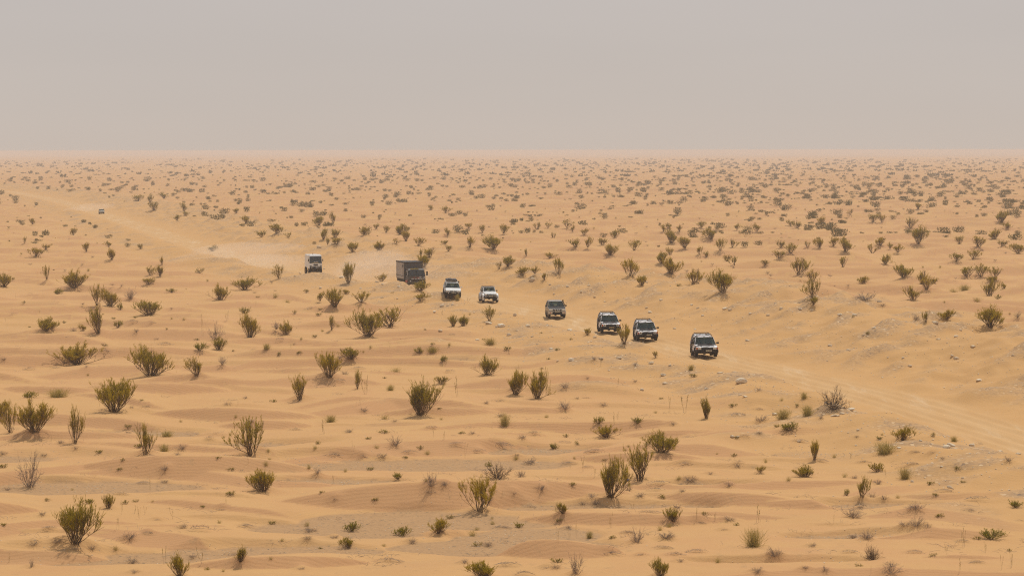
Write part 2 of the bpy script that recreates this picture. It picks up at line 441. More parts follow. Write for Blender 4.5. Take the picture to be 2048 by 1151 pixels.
# ------------------------------------------------------------------ plants: kinds and places (picture columns and rows of the foot, width and height in picture pixels)
# kinds: G leafy broom shrub, V open broom shrub, T green cushion, Y grass tuft, D dead twiggy shrub, S upright stalks, B half-buried branch, K big dead shrub
PL = """
G 149 577 42 36;T 114 588 24 13;V 194 615 24 42;G 220 613 34 34;D 262 597 26 24;T 344 585 22 11;G 440 600 27 33;G 488 580 42 26;T 241 621 14 13
G 298 631 52 30;V 197 668 50 58;G 92 664 44 27;T 236 654 20 14;G 165 662 16 15;D 147 663 18 10;T 489 627 22 14;S 455 644 8 22;S 405 672 10 46;D 430 680 36 40
G 438 700 30 26;T 399 700 28 16;G 500 675 38 50;G 155 728 68 44;G 302 752 80 60;V 395 752 42 38;D 445 733 22 18;G 229 823 96 64;T 55 795 50 14;Y 117 794 50 20
G 68 865 70 66;V 22 867 38 62;G 3 830 34 30;V 150 887 38 76;V 292 908 54 62;V 505 910 94 78;D 58 975 22 75;G 150 1087 84 90;T 178 1007 30 12;G 217 1015 26 29
Y 333 873 30 14;Y 328 902 25 17;D 363 900 24 12;S 243 1029 6 26;S 269 1026 14 18;S 289 1028 7 19;S 346 1037 14 26;D 258 1077 46 18;B 400 1062 60 16;G 361 1152 42 46
S 330 1128 10 40;S 404 1130 22 36;G 480 1126 22 31;D 63 1133 9 24;S 300 989 4 42;T 436 916 20 6;G 527 981 66 46;Y 662 844 26 17;S 648 868 10 30;T 635 888 14 8
S 708 905 8 27;T 737 878 18 6;Y 753 895 14 8;D 790 892 28 22;T 768 867 22 10;S 867 874 7 20;T 923 867 20 6;S 930 912 10 30;T 796 957 24 13;D 862 973 36 30
V 960 1023 70 70;K 994 958 62 36;T 704 1062 33 21;G 697 1094 28 22;T 804 1070 34 20;G 876 1068 38 30;G 968 1152 54 31;B 666 913 56 10;B 725 917 26 12;B 1000 895 66 13
G 1213 875 42 25;G 1322 905 62 42;V 1281 961 68 76;G 1221 994 66 82;T 1108 898 20 13;T 1154 890 12 8;S 1167 943 14 35;T 1144 970 20 9;D 1042 953 28 16;G 1125 1028 24 23
D 1183 994 28 11;G 1346 1042 38 26;G 1520 947 20 15;Y 1531 925 10 12;S 1393 1045 9 28;S 1430 1044 7 19;S 1222 1055 9 33;Y 1179 1076 17 18;Y 1507 1092 44 42;S 1516 1045 10 40
D 1273 1083 34 33;D 1332 1078 50 18;G 1319 1152 34 36;D 1152 1148 32 46;S 1116 1086 6 27;S 1140 1078 8 22;S 1153 1076 6 38;D 1365 984 14 10;D 1380 965 44 15;D 1257 981 16 14
B 1449 1061 18 5;S 1266 1018 8 14;G 1805 880 38 29;Y 1771 908 48 28;T 1867 873 16 10;Y 1908 883 18 14;G 1629 919 17 40;S 1702 916 8 14;G 1755 942 30 18;Y 1810 958 28 27
G 1609 952 44 24;V 1723 1000 32 42;T 1693 991 12 14;T 1860 969 14 11;D 1768 1001 17 12;D 1745 994 20 11;D 1705 1034 38 24;D 1832 1022 44 17;D 1832 1056 36 22;D 1856 1054 20 13
D 1733 1078 38 22;K 1745 1119 42 33;S 1668 1047 7 18;S 1928 1094 18 40;T 1981 1078 48 22;S 1970 1104 7 26;S 1891 1103 8 18;S 1919 1144 6 34;S 2002 1138 8 32;S 2022 1134 10 40
T 2032 1015 32 15;D 2018 925 26 12;D 1550 1110 36 20;D 1782 1148 62 20;D 1651 1146 18 14;T 1577 863 34 18;T 613 586 12 7;Y 551 595 14 11;G 640 606 14 16;G 670 614 36 36;G 691 588 30 10
V 723 607 36 23;G 842 583 30 20;G 842 603 30 17;T 590 629 14 8;T 637 634 12 8;Y 575 605 16 8;G 572 669 24 28;D 553 665 20 18;V 663 664 20 29;G 738 674 64 54;V 780 654 52 40
S 720 668 16 19;Y 533 698 18 13;T 558 713 9 10;G 658 754 52 50;G 702 718 42 23;V 600 801 46 54;V 715 778 22 38;S 732 788 16 39;G 840 830 68 70;T 840 707 24 13;Y 866 704 27 13
T 885 727 20 13;Y 792 743 36 11;G 975 750 34 40;Y 981 688 28 14;G 907 653 17 23;G 926 652 24 22;V 978 643 24 31;Y 915 602 10 16;S 935 605 11 11;G 883 769 25 16
Y 781 781 18 14;S 914 793 11 42;T 548 804 14 8;Y 770 838 24 11;Y 1010 853 25 27;G 1031 790 40 50;G 1075 797 46 57;T 1015 700 15 11;G 1175 670 14 14;V 1248 690 34 40
T 1142 680 7 5;T 1114 701 12 6;G 1311 717 10 12;Y 1382 741 15 13;D 1270 732 14 10;D 1130 780 22 13;D 1130 818 36 19;T 1197 848 24 15;T 1274 850 23 13;Y 1093 835 16 8
S 1338 824 8 34;S 1372 826 18 40;G 1412 838 20 42;S 1229 851 6 26;G 1446 586 52 45;T 1357 573 14 7;D 1522 845 36 14;V 1628 598 40 38;G 1627 611 44 15;S 1658 595 10 14
D 1731 602 48 21;V 1826 602 42 29;V 1854 578 32 27;Y 1929 581 24 14;Y 1907 584 24 10;V 1978 592 40 36;T 1996 598 22 10;G 2007 578 14 15;Y 1954 604 22 10;G 1981 655 57 43
V 1852 644 15 24;G 1893 640 31 20;D 1832 640 20 14;D 1766 614 28 8;T 1706 635 6 5;T 1735 671 9 8;K 1665 817 72 46;Y 1566 838 34 23;Y 1615 831 28 25;Y 1608 797 17 15
Y 1563 803 10 8;T 1594 814 9 9;D 1642 838 13 10;G 72 512 28 17;G 173 503 20 17;G 146 470 14 15;G 91 500 17 11;V 49 489 12 15;G 65 450 12 12;G 217 494 16 12
G 224 522 18 23;V 324 531 10 19;G 281 499 10 11;V 301 551 16 21;G 320 552 18 21;V 94 564 18 28;G 8 574 38 27;G 425 502 20 13;G 298 570 30 13;T 400 545 20 11
G 277 402 20 13;G 300 406 14 18;G 328 397 18 13;G 308 422 18 17;G 354 440 14 11;G 368 422 13 18;G 372 432 12 10;G 473 426 16 10;G 492 446 18 15;G 524 474 20 14
G 554 466 34 18;V 577 476 14 12;G 637 450 26 18;V 667 446 16 24;G 647 479 14 22;G 670 475 20 18;G 727 469 18 15;G 752 458 13 12;G 772 466 14 14;G 800 470 28 21
G 812 481 18 20;G 706 504 25 20;G 672 490 22 14;G 655 489 10 13;G 758 501 20 19;G 837 490 25 16;V 792 489 16 12;G 896 474 13 16;V 940 495 23 21;G 987 500 36 28
G 965 464 14 14;G 1007 466 24 18;G 892 426 18 14;G 862 420 11 11;G 937 457 13 10;G 847 536 25 26;V 859 514 28 19;V 842 515 14 18;G 897 502 10 12;T 890 490 22 8
V 559 558 24 28;G 697 568 24 42;G 763 563 21 16;V 998 538 14 16;G 1015 533 26 20;G 1222 511 26 23;V 1268 500 22 20;G 1342 550 36 33;G 1323 530 22 22;V 1262 555 36 36
G 1283 571 24 20;V 1118 548 22 32;G 1044 551 28 17;G 1070 551 21 15;G 1089 562 12 14;V 1053 513 12 16;G 1101 516 24 12;V 1074 459 22 14;V 1096 456 14 12;V 1134 457 25 17
G 1145 464 9 13;G 1168 470 16 14;G 1152 496 24 16;V 1175 495 20 21;G 1204 492 21 14;G 1342 487 22 30;G 1369 496 27 22;G 1340 510 17 17;G 1422 480 26 23;V 1441 504 20 24
V 1399 509 24 17;G 1414 514 12 12;V 1464 495 26 17;V 1469 530 26 18;G 1454 522 16 13;V 1389 567 34 30;G 1513 462 19 17;G 1474 460 14 13;G 1530 532 14 12;G 1327 465 10 13
G 1359 462 13 14;G 1337 456 19 11;G 1403 455 17 12;G 1230 477 17 18;V 1107 477 14 12;V 1599 550 36 33;V 1625 565 24 26;G 1691 503 25 29;G 1667 492 20 17;G 1639 495 21 20
V 1615 494 16 13;G 1561 495 17 15;V 1581 506 28 21;G 1558 520 22 15;V 1744 506 28 18;G 1760 493 23 17;G 1780 497 13 13;G 1796 504 23 17;G 1836 490 30 36;V 1821 455 21 22
G 1807 556 34 27;G 1771 528 21 20;G 1727 567 25 15;V 1686 534 16 21;G 1913 523 25 15;G 1946 519 28 18;V 1934 555 28 22;V 1961 555 32 26;V 1990 555 24 22;G 1866 567 17 14
V 1844 567 24 27;G 1919 487 14 16;V 1956 494 26 22;G 1989 479 21 22;G 2004 493 21 13;G 1984 566 34 13;G 2036 508 30 19;G 1644 450 22 17;G 1594 457 18 15;G 1581 451 17 12
G 1746 444 17 16;G 1764 444 18 17;G 2003 444 26 22;G 2016 457 20 14;V 1700 430 20 12;G 1836 420 22 12;D 2035 640 18 12;D 1060 928 30 12;B 820 905 40 8;B 1190 905 50 9
B 470 1110 50 8;B 330 690 50 9;B 210 705 34 9;B 120 720 30 8;B 620 620 40 9;B 560 685 26 8;B 1320 968 60 10;B 1700 1105 50 9;B 1830 1105 46 9;B 1955 1000 60 12
B 1480 925 30 6;B 1640 925 40 9;B 1600 885 40 8;B 1350 1110 60 10;B 1050 1150 50 14;B 1225 1108 56 9;B 590 860 40 8;B 420 880 30 7;B 960 905 40 8;B 1300 1025 60 7
B 60 740 40 8;B 265 650 30 8;B 900 745 30 8;B 680 765 34 9;B 990 720 24 8;B 1130 885 40 6;B 1830 905 30 6;B 1400 1048 30 6;B 100 1062 40 8;B 240 990 44 7
"""
plants = []
for ln in PL.strip().split('\n'):
    for it in ln.split(';'):
        k, a, b, c, d = it.split()
        plants.append([k, float(a), float(b), float(c), float(d)])

rng = random.Random(5)
# smaller plants between them, scattered over the ground at random
sub = cast([p[1] for p in plants], [p[2] for p in plants])
for p, q in zip(plants, sub):
    p.append(q)
extra = []
tries = 0
need = {'T': 95, 'Y': 95, 'D': 150, 'S': 34, 'B': 48}
cand = []
while len(cand) < 1500:
    py = 415 + (1148 - 415) * rng.random() ** 1.25
    cand.append((rng.uniform(5, 2043), py))
cp = cast([c[0] for c in cand], [c[1] for c in cand])
for (cx, cy), q in zip(cand, cp):
    s_ = (q[0] - float(track_x(q[1]))) * .96
    if -9 < s_ < 30:
        continue
    if any(abs(cx - p[1]) < 18 and abs(cy - p[2]) < 8 for p in plants + extra):
        continue
    ks = [k for k in need if need[k] > 0]
    if not ks:
        break
    k = rng.choice(ks)
    if cy < 560 and k in 'SB':
        k = 'D' if need['D'] > 0 else 'T'
    need[k] -= 1
    sc_ = (cy - 298) / 700.0
    wd, ht = {'T': (22, 9), 'Y': (15, 11), 'D': (24, 11), 'S': (7, 22), 'B': (48, 8)}[k]
    f = rng.uniform(.55, 1.15) * sc_ ** .8
    extra.append([k, cx, cy, wd * f, ht * f * rng.uniform(.8, 1.2), q])
plants += extra
for k, px, py, wd, ht, q in plants:
    if k in 'GVKD' and q[1] < 330:
        ppm = 5000.0 / q[1]
        mounds.append((q[0], q[1] + .1, min(.32, .12 + .11 * wd / ppm), max(.35, .42 * wd / ppm)))
    elif k == 'B':
        ppm = 5000.0 / q[1]
        mounds.append((q[0], q[1] + .2, .16, max(.35, .4 * wd / ppm)))

# ------------------------------------------------------------------ the sand sheet
ys = list(np.arange(-30, 70, 2.5))
yv = 70.0
while yv < 41000:
    ys.append(yv)
    if yv < 1500:
        yv += min(max(yv * yv / 80000.0, .12), 2.0)
    elif yv < 6000:
        yv += max(2.0, (yv - 1500) * .004 + 2.0)
    else:
        yv *= 1.03
ys = np.array(ys)
inner = np.arange(-.2125, .2125, .0005)
outer = .2125 + (np.linspace(0, 1, 46)[1:] ** 1.7) * .7
av = np.concatenate([-outer[::-1], inner, outer])
X = av[None, :] * (ys[:, None] + 60.0)
Y = np.repeat(ys[:, None], len(av), 1)
# a little jitter keeps the far crests from lining up with the rows
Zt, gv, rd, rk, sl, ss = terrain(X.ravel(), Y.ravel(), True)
nr, nc = X.shape
idx = np.arange(nr * nc).reshape(nr, nc)
fc = np.stack([idx[:-1, :-1], idx[:-1, 1:], idx[1:, 1:], idx[1:, :-1]], -1).reshape(-1, 4)

m_sand, n, b = mat("sand_ground")
tc = nd(n, 'ShaderNodeTexCoord').outputs['Object']
at = nd(n, 'ShaderNodeAttribute', attribute_name='ground_mask')
sp = nd(n, 'ShaderNodeSeparateColor')
n.links.new(at.outputs['Color'], sp.inputs[0])
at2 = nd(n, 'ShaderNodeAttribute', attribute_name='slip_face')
big = texn(n, tc, .028, 4, .6)
mid = texn(n, tc, .35, 5, .6)
fine = texn(n, tc, 7.0, 5, .7)
grain = texn(n, tc, 38.0, 3, .7)
sand = cmix(n, mrange(n, big, .35, .65), (.518, .292, .118), (.532, .280, .126))
sand = cmix(n, mrange(n, mid, .3, .72), sand, (.558, .325, .132))
sand = cmix(n, mrange(n, fine, .30, .75, 0, .30), sand, (.43, .255, .105))
sand = cmix(n, at.outputs['Alpha'], sand, cmix(n, mrange(n, mid, .3, .7), (.505, .284, .110), (.54, .312, .124)))
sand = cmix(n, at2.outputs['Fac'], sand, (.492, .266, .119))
sand = cmix(n, mrange(n, texn(n, tc, .16, 7, .7, (.6, 1.3, 1)), .54, .68, 0, .35), sand, (.46, .275, .125))
# dark litter and heavier grains lying in the lows
lit = texn(n, tc, 1.6, 8, .75, (1, .6, 1))
sand = cmix(n, mrange(n, lit, .57, .70, 0, .5), sand, (.35, .22, .105))
# gravel pans
vor = nd(n, 'ShaderNodeTexVoronoi')
vor.inputs['Scale'].default_value = 9.0
n.links.new(tc, vor.inputs['Vector'])
vsep = nd(n, 'ShaderNodeSeparateColor')
n.links.new(vor.outputs['Color'], vsep.inputs[0])
grv = cmix(n, mrange(n, vsep.outputs[0], .1, .9), (.345, .203, .098), (.425, .252, .118))
grv = cmix(n, mrange(n, texn(n, tc, .9, 6, .7), .35, .65, 0, .6), grv, (.435, .260, .125))
grv = cmix(n, mrange(n, vsep.outputs[1], .95, .98), grv, (.24, .16, .09))
# stony spoil
v2 = nd(n, 'ShaderNodeTexVoronoi')
v2.inputs['Scale'].default_value = 5.5
n.links.new(tc, v2.inputs['Vector'])
s2 = nd(n, 'ShaderNodeSeparateColor')
n.links.new(v2.outputs['Color'], s2.inputs[0])
spoil = cmix(n, mrange(n, s2.outputs[0], .15, .9), (.35, .222, .122), (.485, .300, .145))
spoil = cmix(n, mrange(n, s2.outputs[1], .93, .97), spoil, (.62, .46, .29))
spoil = cmix(n, mrange(n, s2.outputs[2], .93, .97), spoil, (.22, .15, .10))
# track
rdt = cmix(n, mrange(n, texn(n, tc, .5, 6, .6, (1, .22, 1)), .35, .62), (.515, .302, .126), (.55, .340, .155))
rdt = cmix(n, mrange(n, texn(n, tc, .33, 7, .7, (1.6, .16, 1)), .54, .66, 0, .5), rdt, (.64, .47, .29))
col = cmix(n, mrange(n, texn(n, tc, .6, 6, .7), .3, .6, .35, 1.0), sand, sand)
col = cmix(n, sp.outputs[0], sand, grv)
rfac = nd(n, 'ShaderNodeMath', operation='MULTIPLY')
n.links.new(sp.outputs[2], rfac.inputs[0])
n.links.new(mrange(n, texn(n, tc, .8, 7, .75), .38, .54, .25, 1.0), rfac.inputs[1])
col = cmix(n, rfac.outputs[0], col, spoil)
col = cmix(n, sp.outputs[1], col, rdt)
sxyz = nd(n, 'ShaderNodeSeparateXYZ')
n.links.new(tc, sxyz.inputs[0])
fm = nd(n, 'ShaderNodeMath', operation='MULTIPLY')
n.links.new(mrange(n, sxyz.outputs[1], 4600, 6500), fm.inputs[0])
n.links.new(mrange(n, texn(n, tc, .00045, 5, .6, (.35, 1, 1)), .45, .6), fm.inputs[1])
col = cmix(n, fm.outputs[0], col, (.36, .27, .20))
n.links.new(col, b.inputs['Base Color'])
b.inputs['Roughness'].default_value = .92
b.inputs['Specular IOR Level'].default_value = .15
# wind ripples and grains
wv = nd(n, 'ShaderNodeTexWave')
wv.bands_direction = 'Y'
wv.inputs['Scale'].default_value = 1.15
wv.inputs['Distortion'].default_value = 5.0
wv.inputs['Detail'].default_value = 3.0
wv.inputs['Detail Scale'].default_value = .6
n.links.new(tc, wv.inputs['Vector'])
hsum = nd(n, 'ShaderNodeMath', operation='MULTIPLY_ADD')
n.links.new(wv.outputs['Fac'], hsum.inputs[0])
hsum.inputs[1].default_value = .22
n.links.new(fine, hsum.inputs[2])
hs2 = nd(n, 'ShaderNodeMath', operation='MULTIPLY_ADD')
n.links.new(s2.outputs[0], hs2.inputs[0])
rf2 = nd(n, 'ShaderNodeMath', operation='MULTIPLY')
n.links.new(sp.outputs[2], rf2.inputs[0])
rf2.inputs[1].default_value = 1.4
n.links.new(rf2.outputs[0], hs2.inputs[1])
n.links.new(hsum.outputs[0], hs2.inputs[2])
bmp = nd(n, 'ShaderNodeBump')
bmp.inputs['Strength'].default_value = .55
bmp.inputs['Distance'].default_value = .055
n.links.new(hs2.outputs[0], bmp.inputs['Height'])
n.links.new(bmp.outputs[0], b.inputs['Normal'])

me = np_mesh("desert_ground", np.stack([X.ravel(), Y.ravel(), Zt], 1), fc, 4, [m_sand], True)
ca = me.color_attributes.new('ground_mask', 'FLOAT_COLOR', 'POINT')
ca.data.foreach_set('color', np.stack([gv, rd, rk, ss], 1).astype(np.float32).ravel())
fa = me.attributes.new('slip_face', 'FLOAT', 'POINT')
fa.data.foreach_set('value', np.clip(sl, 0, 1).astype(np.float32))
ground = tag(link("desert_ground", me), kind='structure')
del X, Y, fc, idx
# ------------------------------------------------------------------ plant prototypes
def leaf_mat(name, c1, c2, dark, glow=0.0):
    m, n, b = mat(name)
    oi = nd(n, 'ShaderNodeObjectInfo')
    g = nd(n, 'ShaderNodeNewGeometry')
    c = cmix(n, oi.outputs['Random'], c1, c2)
    c = cmix(n, mrange(n, g.outputs['Random Per Island'], 0, 1, 0, .6), c, dark)
    n.links.new(c, b.inputs['Base Color'])
    b.inputs['Roughness'].default_value = .9
    b.inputs['Specular IOR Level'].default_value = .06
    if glow:
        t = nd(n, 'ShaderNodeBsdfTranslucent')
        n.links.new(c, t.inputs['Color'])
        x = nd(n, 'ShaderNodeMixShader')
        x.inputs[0].default_value = glow
        n.links.new(b.outputs[0], x.inputs[1])
        n.links.new(t.outputs[0], x.inputs[2])
        n.links.new(x.outputs[0], n.nodes['Material Output'].inputs['Surface'])
    return m


M_LEAF = leaf_mat("broom_foliage", (.54, .38, .020), (.40, .315, .022), (.19, .12, .015), .4)
M_CUSH = leaf_mat("cushion_foliage", (.46, .37, .03), (.36, .31, .028), (.21, .17, .025), .35)
M_STRAW = leaf_mat("straw_blades", (.50, .39, .12), (.42, .32, .085), (.30, .21, .06), .35)
M_STALK = leaf_mat("stalk_foliage", (.46, .34, .11), (.36, .28, .08), (.27, .18, .07), .3)
M_WOOD = leaf_mat("shrub_wood", (.145, .092, .042), (.18, .115, .055), (.08, .052, .026))
M_DEAD = leaf_mat("dead_twigs", (.32, .25, .195), (.28, .22, .175), (.18, .14, .115))
M_KDEAD = leaf_mat("dark_dead_wood", (.135, .095, .065), (.11, .078, .055), (.06, .042, .032))
M_FAR = leaf_mat("far_foliage", (.20, .155, .045), (.16, .135, .045), (.12, .095, .04), .2)


class Geo:
    def __init__(self):
        self.v, self.f, self.m, self.c = [], [], [], 0

    def tube(self, pts, r0, r1, mi=0):
        pts = [np.array(p, float) for p in pts]
        k = len(pts)
        for i, p in enumerate(pts):
            t = pts[min(i + 1, k - 1)] - pts[max(i - 1, 0)]
            t = t / (np.linalg.norm(t) + 1e-9)
            a = np.cross(t, (0.3, 1, .1))
            a /= np.linalg.norm(a) + 1e-9
            bb = np.cross(t, a)
            r = r0 + (r1 - r0) * i / (k - 1)
            for q in range(3):
                an = q * 2.0944
                self.v.append(p + r * (math.cos(an) * a + math.sin(an) * bb))
        for i in range(k - 1):
            for q in range(3):
                a0 = self.c + i * 3 + q
                b0 = self.c + i * 3 + (q + 1) % 3
                self.f.append((a0, b0, b0 + 3))
                self.f.append((a0, b0 + 3, a0 + 3))
                self.m += [mi, mi]
        self.c += 3 * k

    def blade(self, p, d, ln, wd, rnd, mi=0):
        d = np.array(d, float)
        d /= np.linalg.norm(d) + 1e-9
        a = rnd.uniform(0, 6.283)
        s = np.cross(d, (math.cos(a), math.sin(a), .2))
        s /= np.linalg.norm(s) + 1e-9
        p = np.array(p, float)
        self.v += [p - s * wd * .4, p + s * wd * .4, p + d * ln * .55 + s * wd * .5, p + d * ln]
        c = self.c
        self.f += [(c, c + 1, c + 2), (c, c + 2, c + 3)]
        self.m += [mi, mi]
        self.c += 4

    def arr(self):
        return np.array(self.v), np.array(self.f, np.int32), np.array(self.m, np.int32)

    def mesh(self, name, mats):
        v, f, m = self.arr()
        return np_mesh(name, v, f, 3, mats, False, m)


def stem_path(r, base, ang, tilt, ln, curve, wob, n=6):
    """a stem that starts leaning out by tilt and turns upward (curve > 0) or droops (curve < 0)"""
    p = np.array(base, float)
    pts = [p.copy()]
    az = ang
    for i in range(n):
        t = tilt * (1 - curve * (i + 1) / n)
        d = np.array([math.sin(t) * math.cos(az), math.sin(t) * math.sin(az), math.cos(t)])
        d += np.array([r.gauss(0, wob), r.gauss(0, wob), r.gauss(0, wob * .4)])
        p = p + d / np.linalg.norm(d) * ln / n
        pts.append(p.copy())
        az += r.gauss(0, .12)
    return pts


def lerp_path(pts, t):
    x = t * (len(pts) - 1)
    i = min(int(x), len(pts) - 2)
    f = x - i
    return pts[i] * (1 - f) + pts[i + 1] * f, pts[i + 1] - pts[i]


def make_shrub(seed, kind, detail=1.0):
    """unit-height plant; returns wood Geo and leaf Geo"""
    r = random.Random(seed)
    W, Lf = Geo(), Geo()
    if kind in 'GVT':
        ns = int((30 if kind != 'V' else 15) * (.5 + .5 * detail)) + r.randint(-2, 3)
        spread = {'G': 1.0, 'V': .85, 'T': 1.3}[kind]
        lobes = [(r.uniform(0, 6.283), r.uniform(.7, 1.1)) for _ in range(r.randint(3, 5))]
        nb = int({'G': 11000, 'V': 4600, 'T': 5000}[kind] * detail)
        per = nb // ns
        bw = (.0068 if kind != 'T' else .012) / detail ** .5
        bias = r.uniform(0, 6.283)
        for i in range(ns):
            ang = r.uniform(0, 6.283)
            tl = spread * (r.random() ** .6) * r.uniform(.8, 1.1) * (1 + .18 * math.cos(ang - bias))
            lb = max(.6, max(l * (math.cos(ang - a) * .5 + .5) for a, l in lobes))
            ln = lb * r.uniform(.74, 1.04)
            bare = r.random() < {'G': .10, 'V': .28, 'T': .04}[kind]
            curve = .55 if r.random() < .85 else -.25
            pts = stem_path(r, (r.gauss(0, .035), r.gauss(0, .035), -.05), ang, tl, ln, curve, .12)
            W.tube(pts, .011 * r.uniform(.7, 1.2), .003)
            subs = [pts]
            for q in range(r.randint(4, 7)):
                t0 = r.uniform(.22, .75)
                bp, bd = lerp_path(pts, t0)
                sp2 = stem_path(r, bp, ang + r.gauss(0, 1.2), max(.08, tl * .75 + r.gauss(0, .33)), ln * (1 - t0) * r.uniform(.6, 1.15), .5, .16, 4)
                W.tube(sp2, .0045, .0015)
                subs.append(sp2)
            if bare:
                for q in range(12):
                    bp, bd = lerp_path(r.choice(subs), r.uniform(.4, 1))
                    W.tube([bp, bp + np.array([r.gauss(0, .05), r.gauss(0, .05), .08])], .003, .001)
                continue
            tw = []
            for q in range(max(4, per // 16)):
                sp3 = r.choice(subs)
                st_ = {'G': .30, 'V': .42, 'T': .15}[kind]
                t0 = st_ + (1 - st_) * r.random() ** .7 if sp3 is pts else r.uniform(.1, 1)
                bp, bd = lerp_path(sp3, t0)
                if kind != 'T' and bp[2] < .16 * r.random() * 2:
                    continue
                bd = bd / (np.linalg.norm(bd) + 1e-9)
                d = bd * .75 + np.array([r.gauss(0, .33), r.gauss(0, .33), .6])
                tw.append((bp, d / np.linalg.norm(d), r.uniform(.09, .2)))
            if not tw:
                continue
            for q in range(per):
                bp, d, tl2 = r.choice(tw)
                k = r.random()
                dd = d + np.array([r.gauss(0, .16), r.gauss(0, .16), r.gauss(.12, .14)])
                Lf.blade(bp + d * tl2 * k + np.array([r.gauss(0, .008)] * 3), dd, r.uniform(.03, .085), bw * r.uniform(.6, 1.4), r)
    elif kind == 'Y':
        for i in range(int(420 * detail)):
            a, tl = r.uniform(0, 6.283), abs(r.gauss(0, .48))
            bx, by = r.gauss(0, .14), r.gauss(0, .14)
            d = np.array([math.sin(tl) * math.cos(a), math.sin(tl) * math.sin(a), math.cos(tl)])
            ln = r.uniform(.45, 1.0)
            p = np.array([bx, by, -.05])
            mid_ = p + d * ln * .55
            Lf.blade(p, d, ln * .6, .016, r)
            Lf.blade(mid_, d + np.array([r.gauss(0, .2), r.gauss(0, .2), -.12]), ln * .5, .012, r)
        for i in range(6):
            W.tube(stem_path(r, (r.gauss(0, .08), r.gauss(0, .08), -.05), r.uniform(0, 6.28), .5, .5, .2, .1, 3), .01, .004)
    elif kind in 'DK':
        ns = 26 if kind == 'D' else 34
        for i in range(ns):
            a = r.uniform(0, 6.283)
            tl = r.uniform(.25, 1.35)
            pts = stem_path(r, (r.gauss(0, .06), r.gauss(0, .06), -.05), a, tl, r.uniform(.6, 1.25), -.25 if kind == 'K' else .3, .22, 7)
            W.tube(pts, .013, .003)
            for q in range(6 if kind == 'D' else 9):
                t0 = r.uniform(.25, .95)
                bp, bd = lerp_path(pts, t0)
                p2 = stem_path(r, bp, a + r.gauss(0, 1.0), max(.1, tl + r.gauss(0, .45)), r.uniform(.12, .38), -.2, .25, 4)
                W.tube(p2, .006, .002)
                for z in range(2):
                    bp2, _ = lerp_path(p2, r.uniform(.4, 1))
                    W.tube(stem_path(r, bp2, a + r.gauss(0, 1.5), r.uniform(.2, 1.5), r.uniform(.06, .16), 0, .2, 2), .003, .001)
    elif kind == 'S':
        for i in range(r.randint(2, 4)):
            pts = stem_path(r, (r.gauss(0, .05), r.gauss(0, .05), -.03), r.uniform(0, 6.28), r.uniform(.05, .4), r.uniform(.6, 1.05), r.uniform(-.6, .5), .12, 6)
            W.tube(pts, .006, .003)
            for q in range(46):
                t0 = .25 + .75 * r.random() ** .7
                bp, bd = lerp_path(pts, t0)
                bd = bd / np.linalg.norm(bd) + np.array([r.gauss(0, .4), r.gauss(0, .4), .1])
                Lf.blade(bp, bd, r.uniform(.04, .13), .011, r)
    elif kind == 'B':
        # arched branches creeping over a sand mound: unit half width along x, unit height
        for i in range(r.randint(3, 5)):
            x0, x1 = r.uniform(-1, -.2), r.uniform(.2, 1)
            hh = r.uniform(.35, .9)
            yy0 = r.uniform(-.25, .15)
            pts = []
            for k in range(9):
                t = k / 8
                xx = x0 + (x1 - x0) * t
                pts.append(np.array([xx, yy0 + r.gauss(0, .035), hh * (1 - xx * xx * .95) * .8 + r.gauss(0, .05)]))
            W.tube(pts, .022, .008)
            for q in range(11):
                bp, _ = lerp_path(pts, r.random())
                e = bp + np.array([r.gauss(0, .13), r.gauss(0, .08), r.uniform(-.05, .38)])
                W.tube([bp, (bp + e) / 2 + np.array([r.gauss(0, .02)] * 3), e], .009, .003)
    return W, Lf


def norm_size(W, Lf):
    v = W.v + Lf.v
    a = np.array(v)
    ext = np.percentile(np.abs(a[:, :2]).max(axis=1), 97) * 2
    return ext, np.percentile(a[:, 2], 99.5)


PROTO = {}
for kind, cnt in (('G', 9), ('V', 7), ('T', 4), ('Y', 4), ('D', 5), ('K', 3), ('S', 6), ('B', 6)):
    for i in range(cnt):
        W, Lf = make_shrub(100 * ord(kind) + i, kind)
        ext, ht = norm_size(W, Lf)
        mw = {'D': M_DEAD, 'B': M_DEAD, 'K': M_KDEAD}.get(kind, M_WOOD)
        ml = {'T': M_CUSH, 'Y': M_STRAW, 'S': M_STALK}.get(kind, M_LEAF)
        if kind == 'S':
            mw = M_DEAD
        wm = W.mesh("stems_mesh", [mw])
        lm = Lf.mesh("foliage_mesh", [ml]) if Lf.c else None
        PROTO.setdefault(kind, []).append((wm, lm, ext, ht, W, Lf))
# joined low version (no separate parts) for plants shown small
SMALL = {}
for kind, cnt in (('G', 7), ('V', 5), ('T', 5), ('Y', 4), ('D', 6)):
    for i in range(cnt):
        W, Lf = make_shrub(7000 * ord(kind) + i, kind, .3)
        ext, ht = norm_size(W, Lf)
        v1, f1, _ = W.arr()
        v2_, f2_, _ = Lf.arr() if Lf.c else (np.zeros((0, 3)), np.zeros((0, 3), np.int32), 0)
        me = np_mesh("small_shrub_mesh", np.vstack([v1, v2_]), np.vstack([f1, f2_ + len(v1)]), 3, [M_DEAD if kind == 'D' else M_WOOD, {'T': M_CUSH, 'Y': M_STRAW}.get(kind, M_LEAF)], False,
                     np.concatenate([np.zeros(len(f1)), np.ones(len(f2_))]))
        SMALL.setdefault(kind, []).append((me, ext, ht))

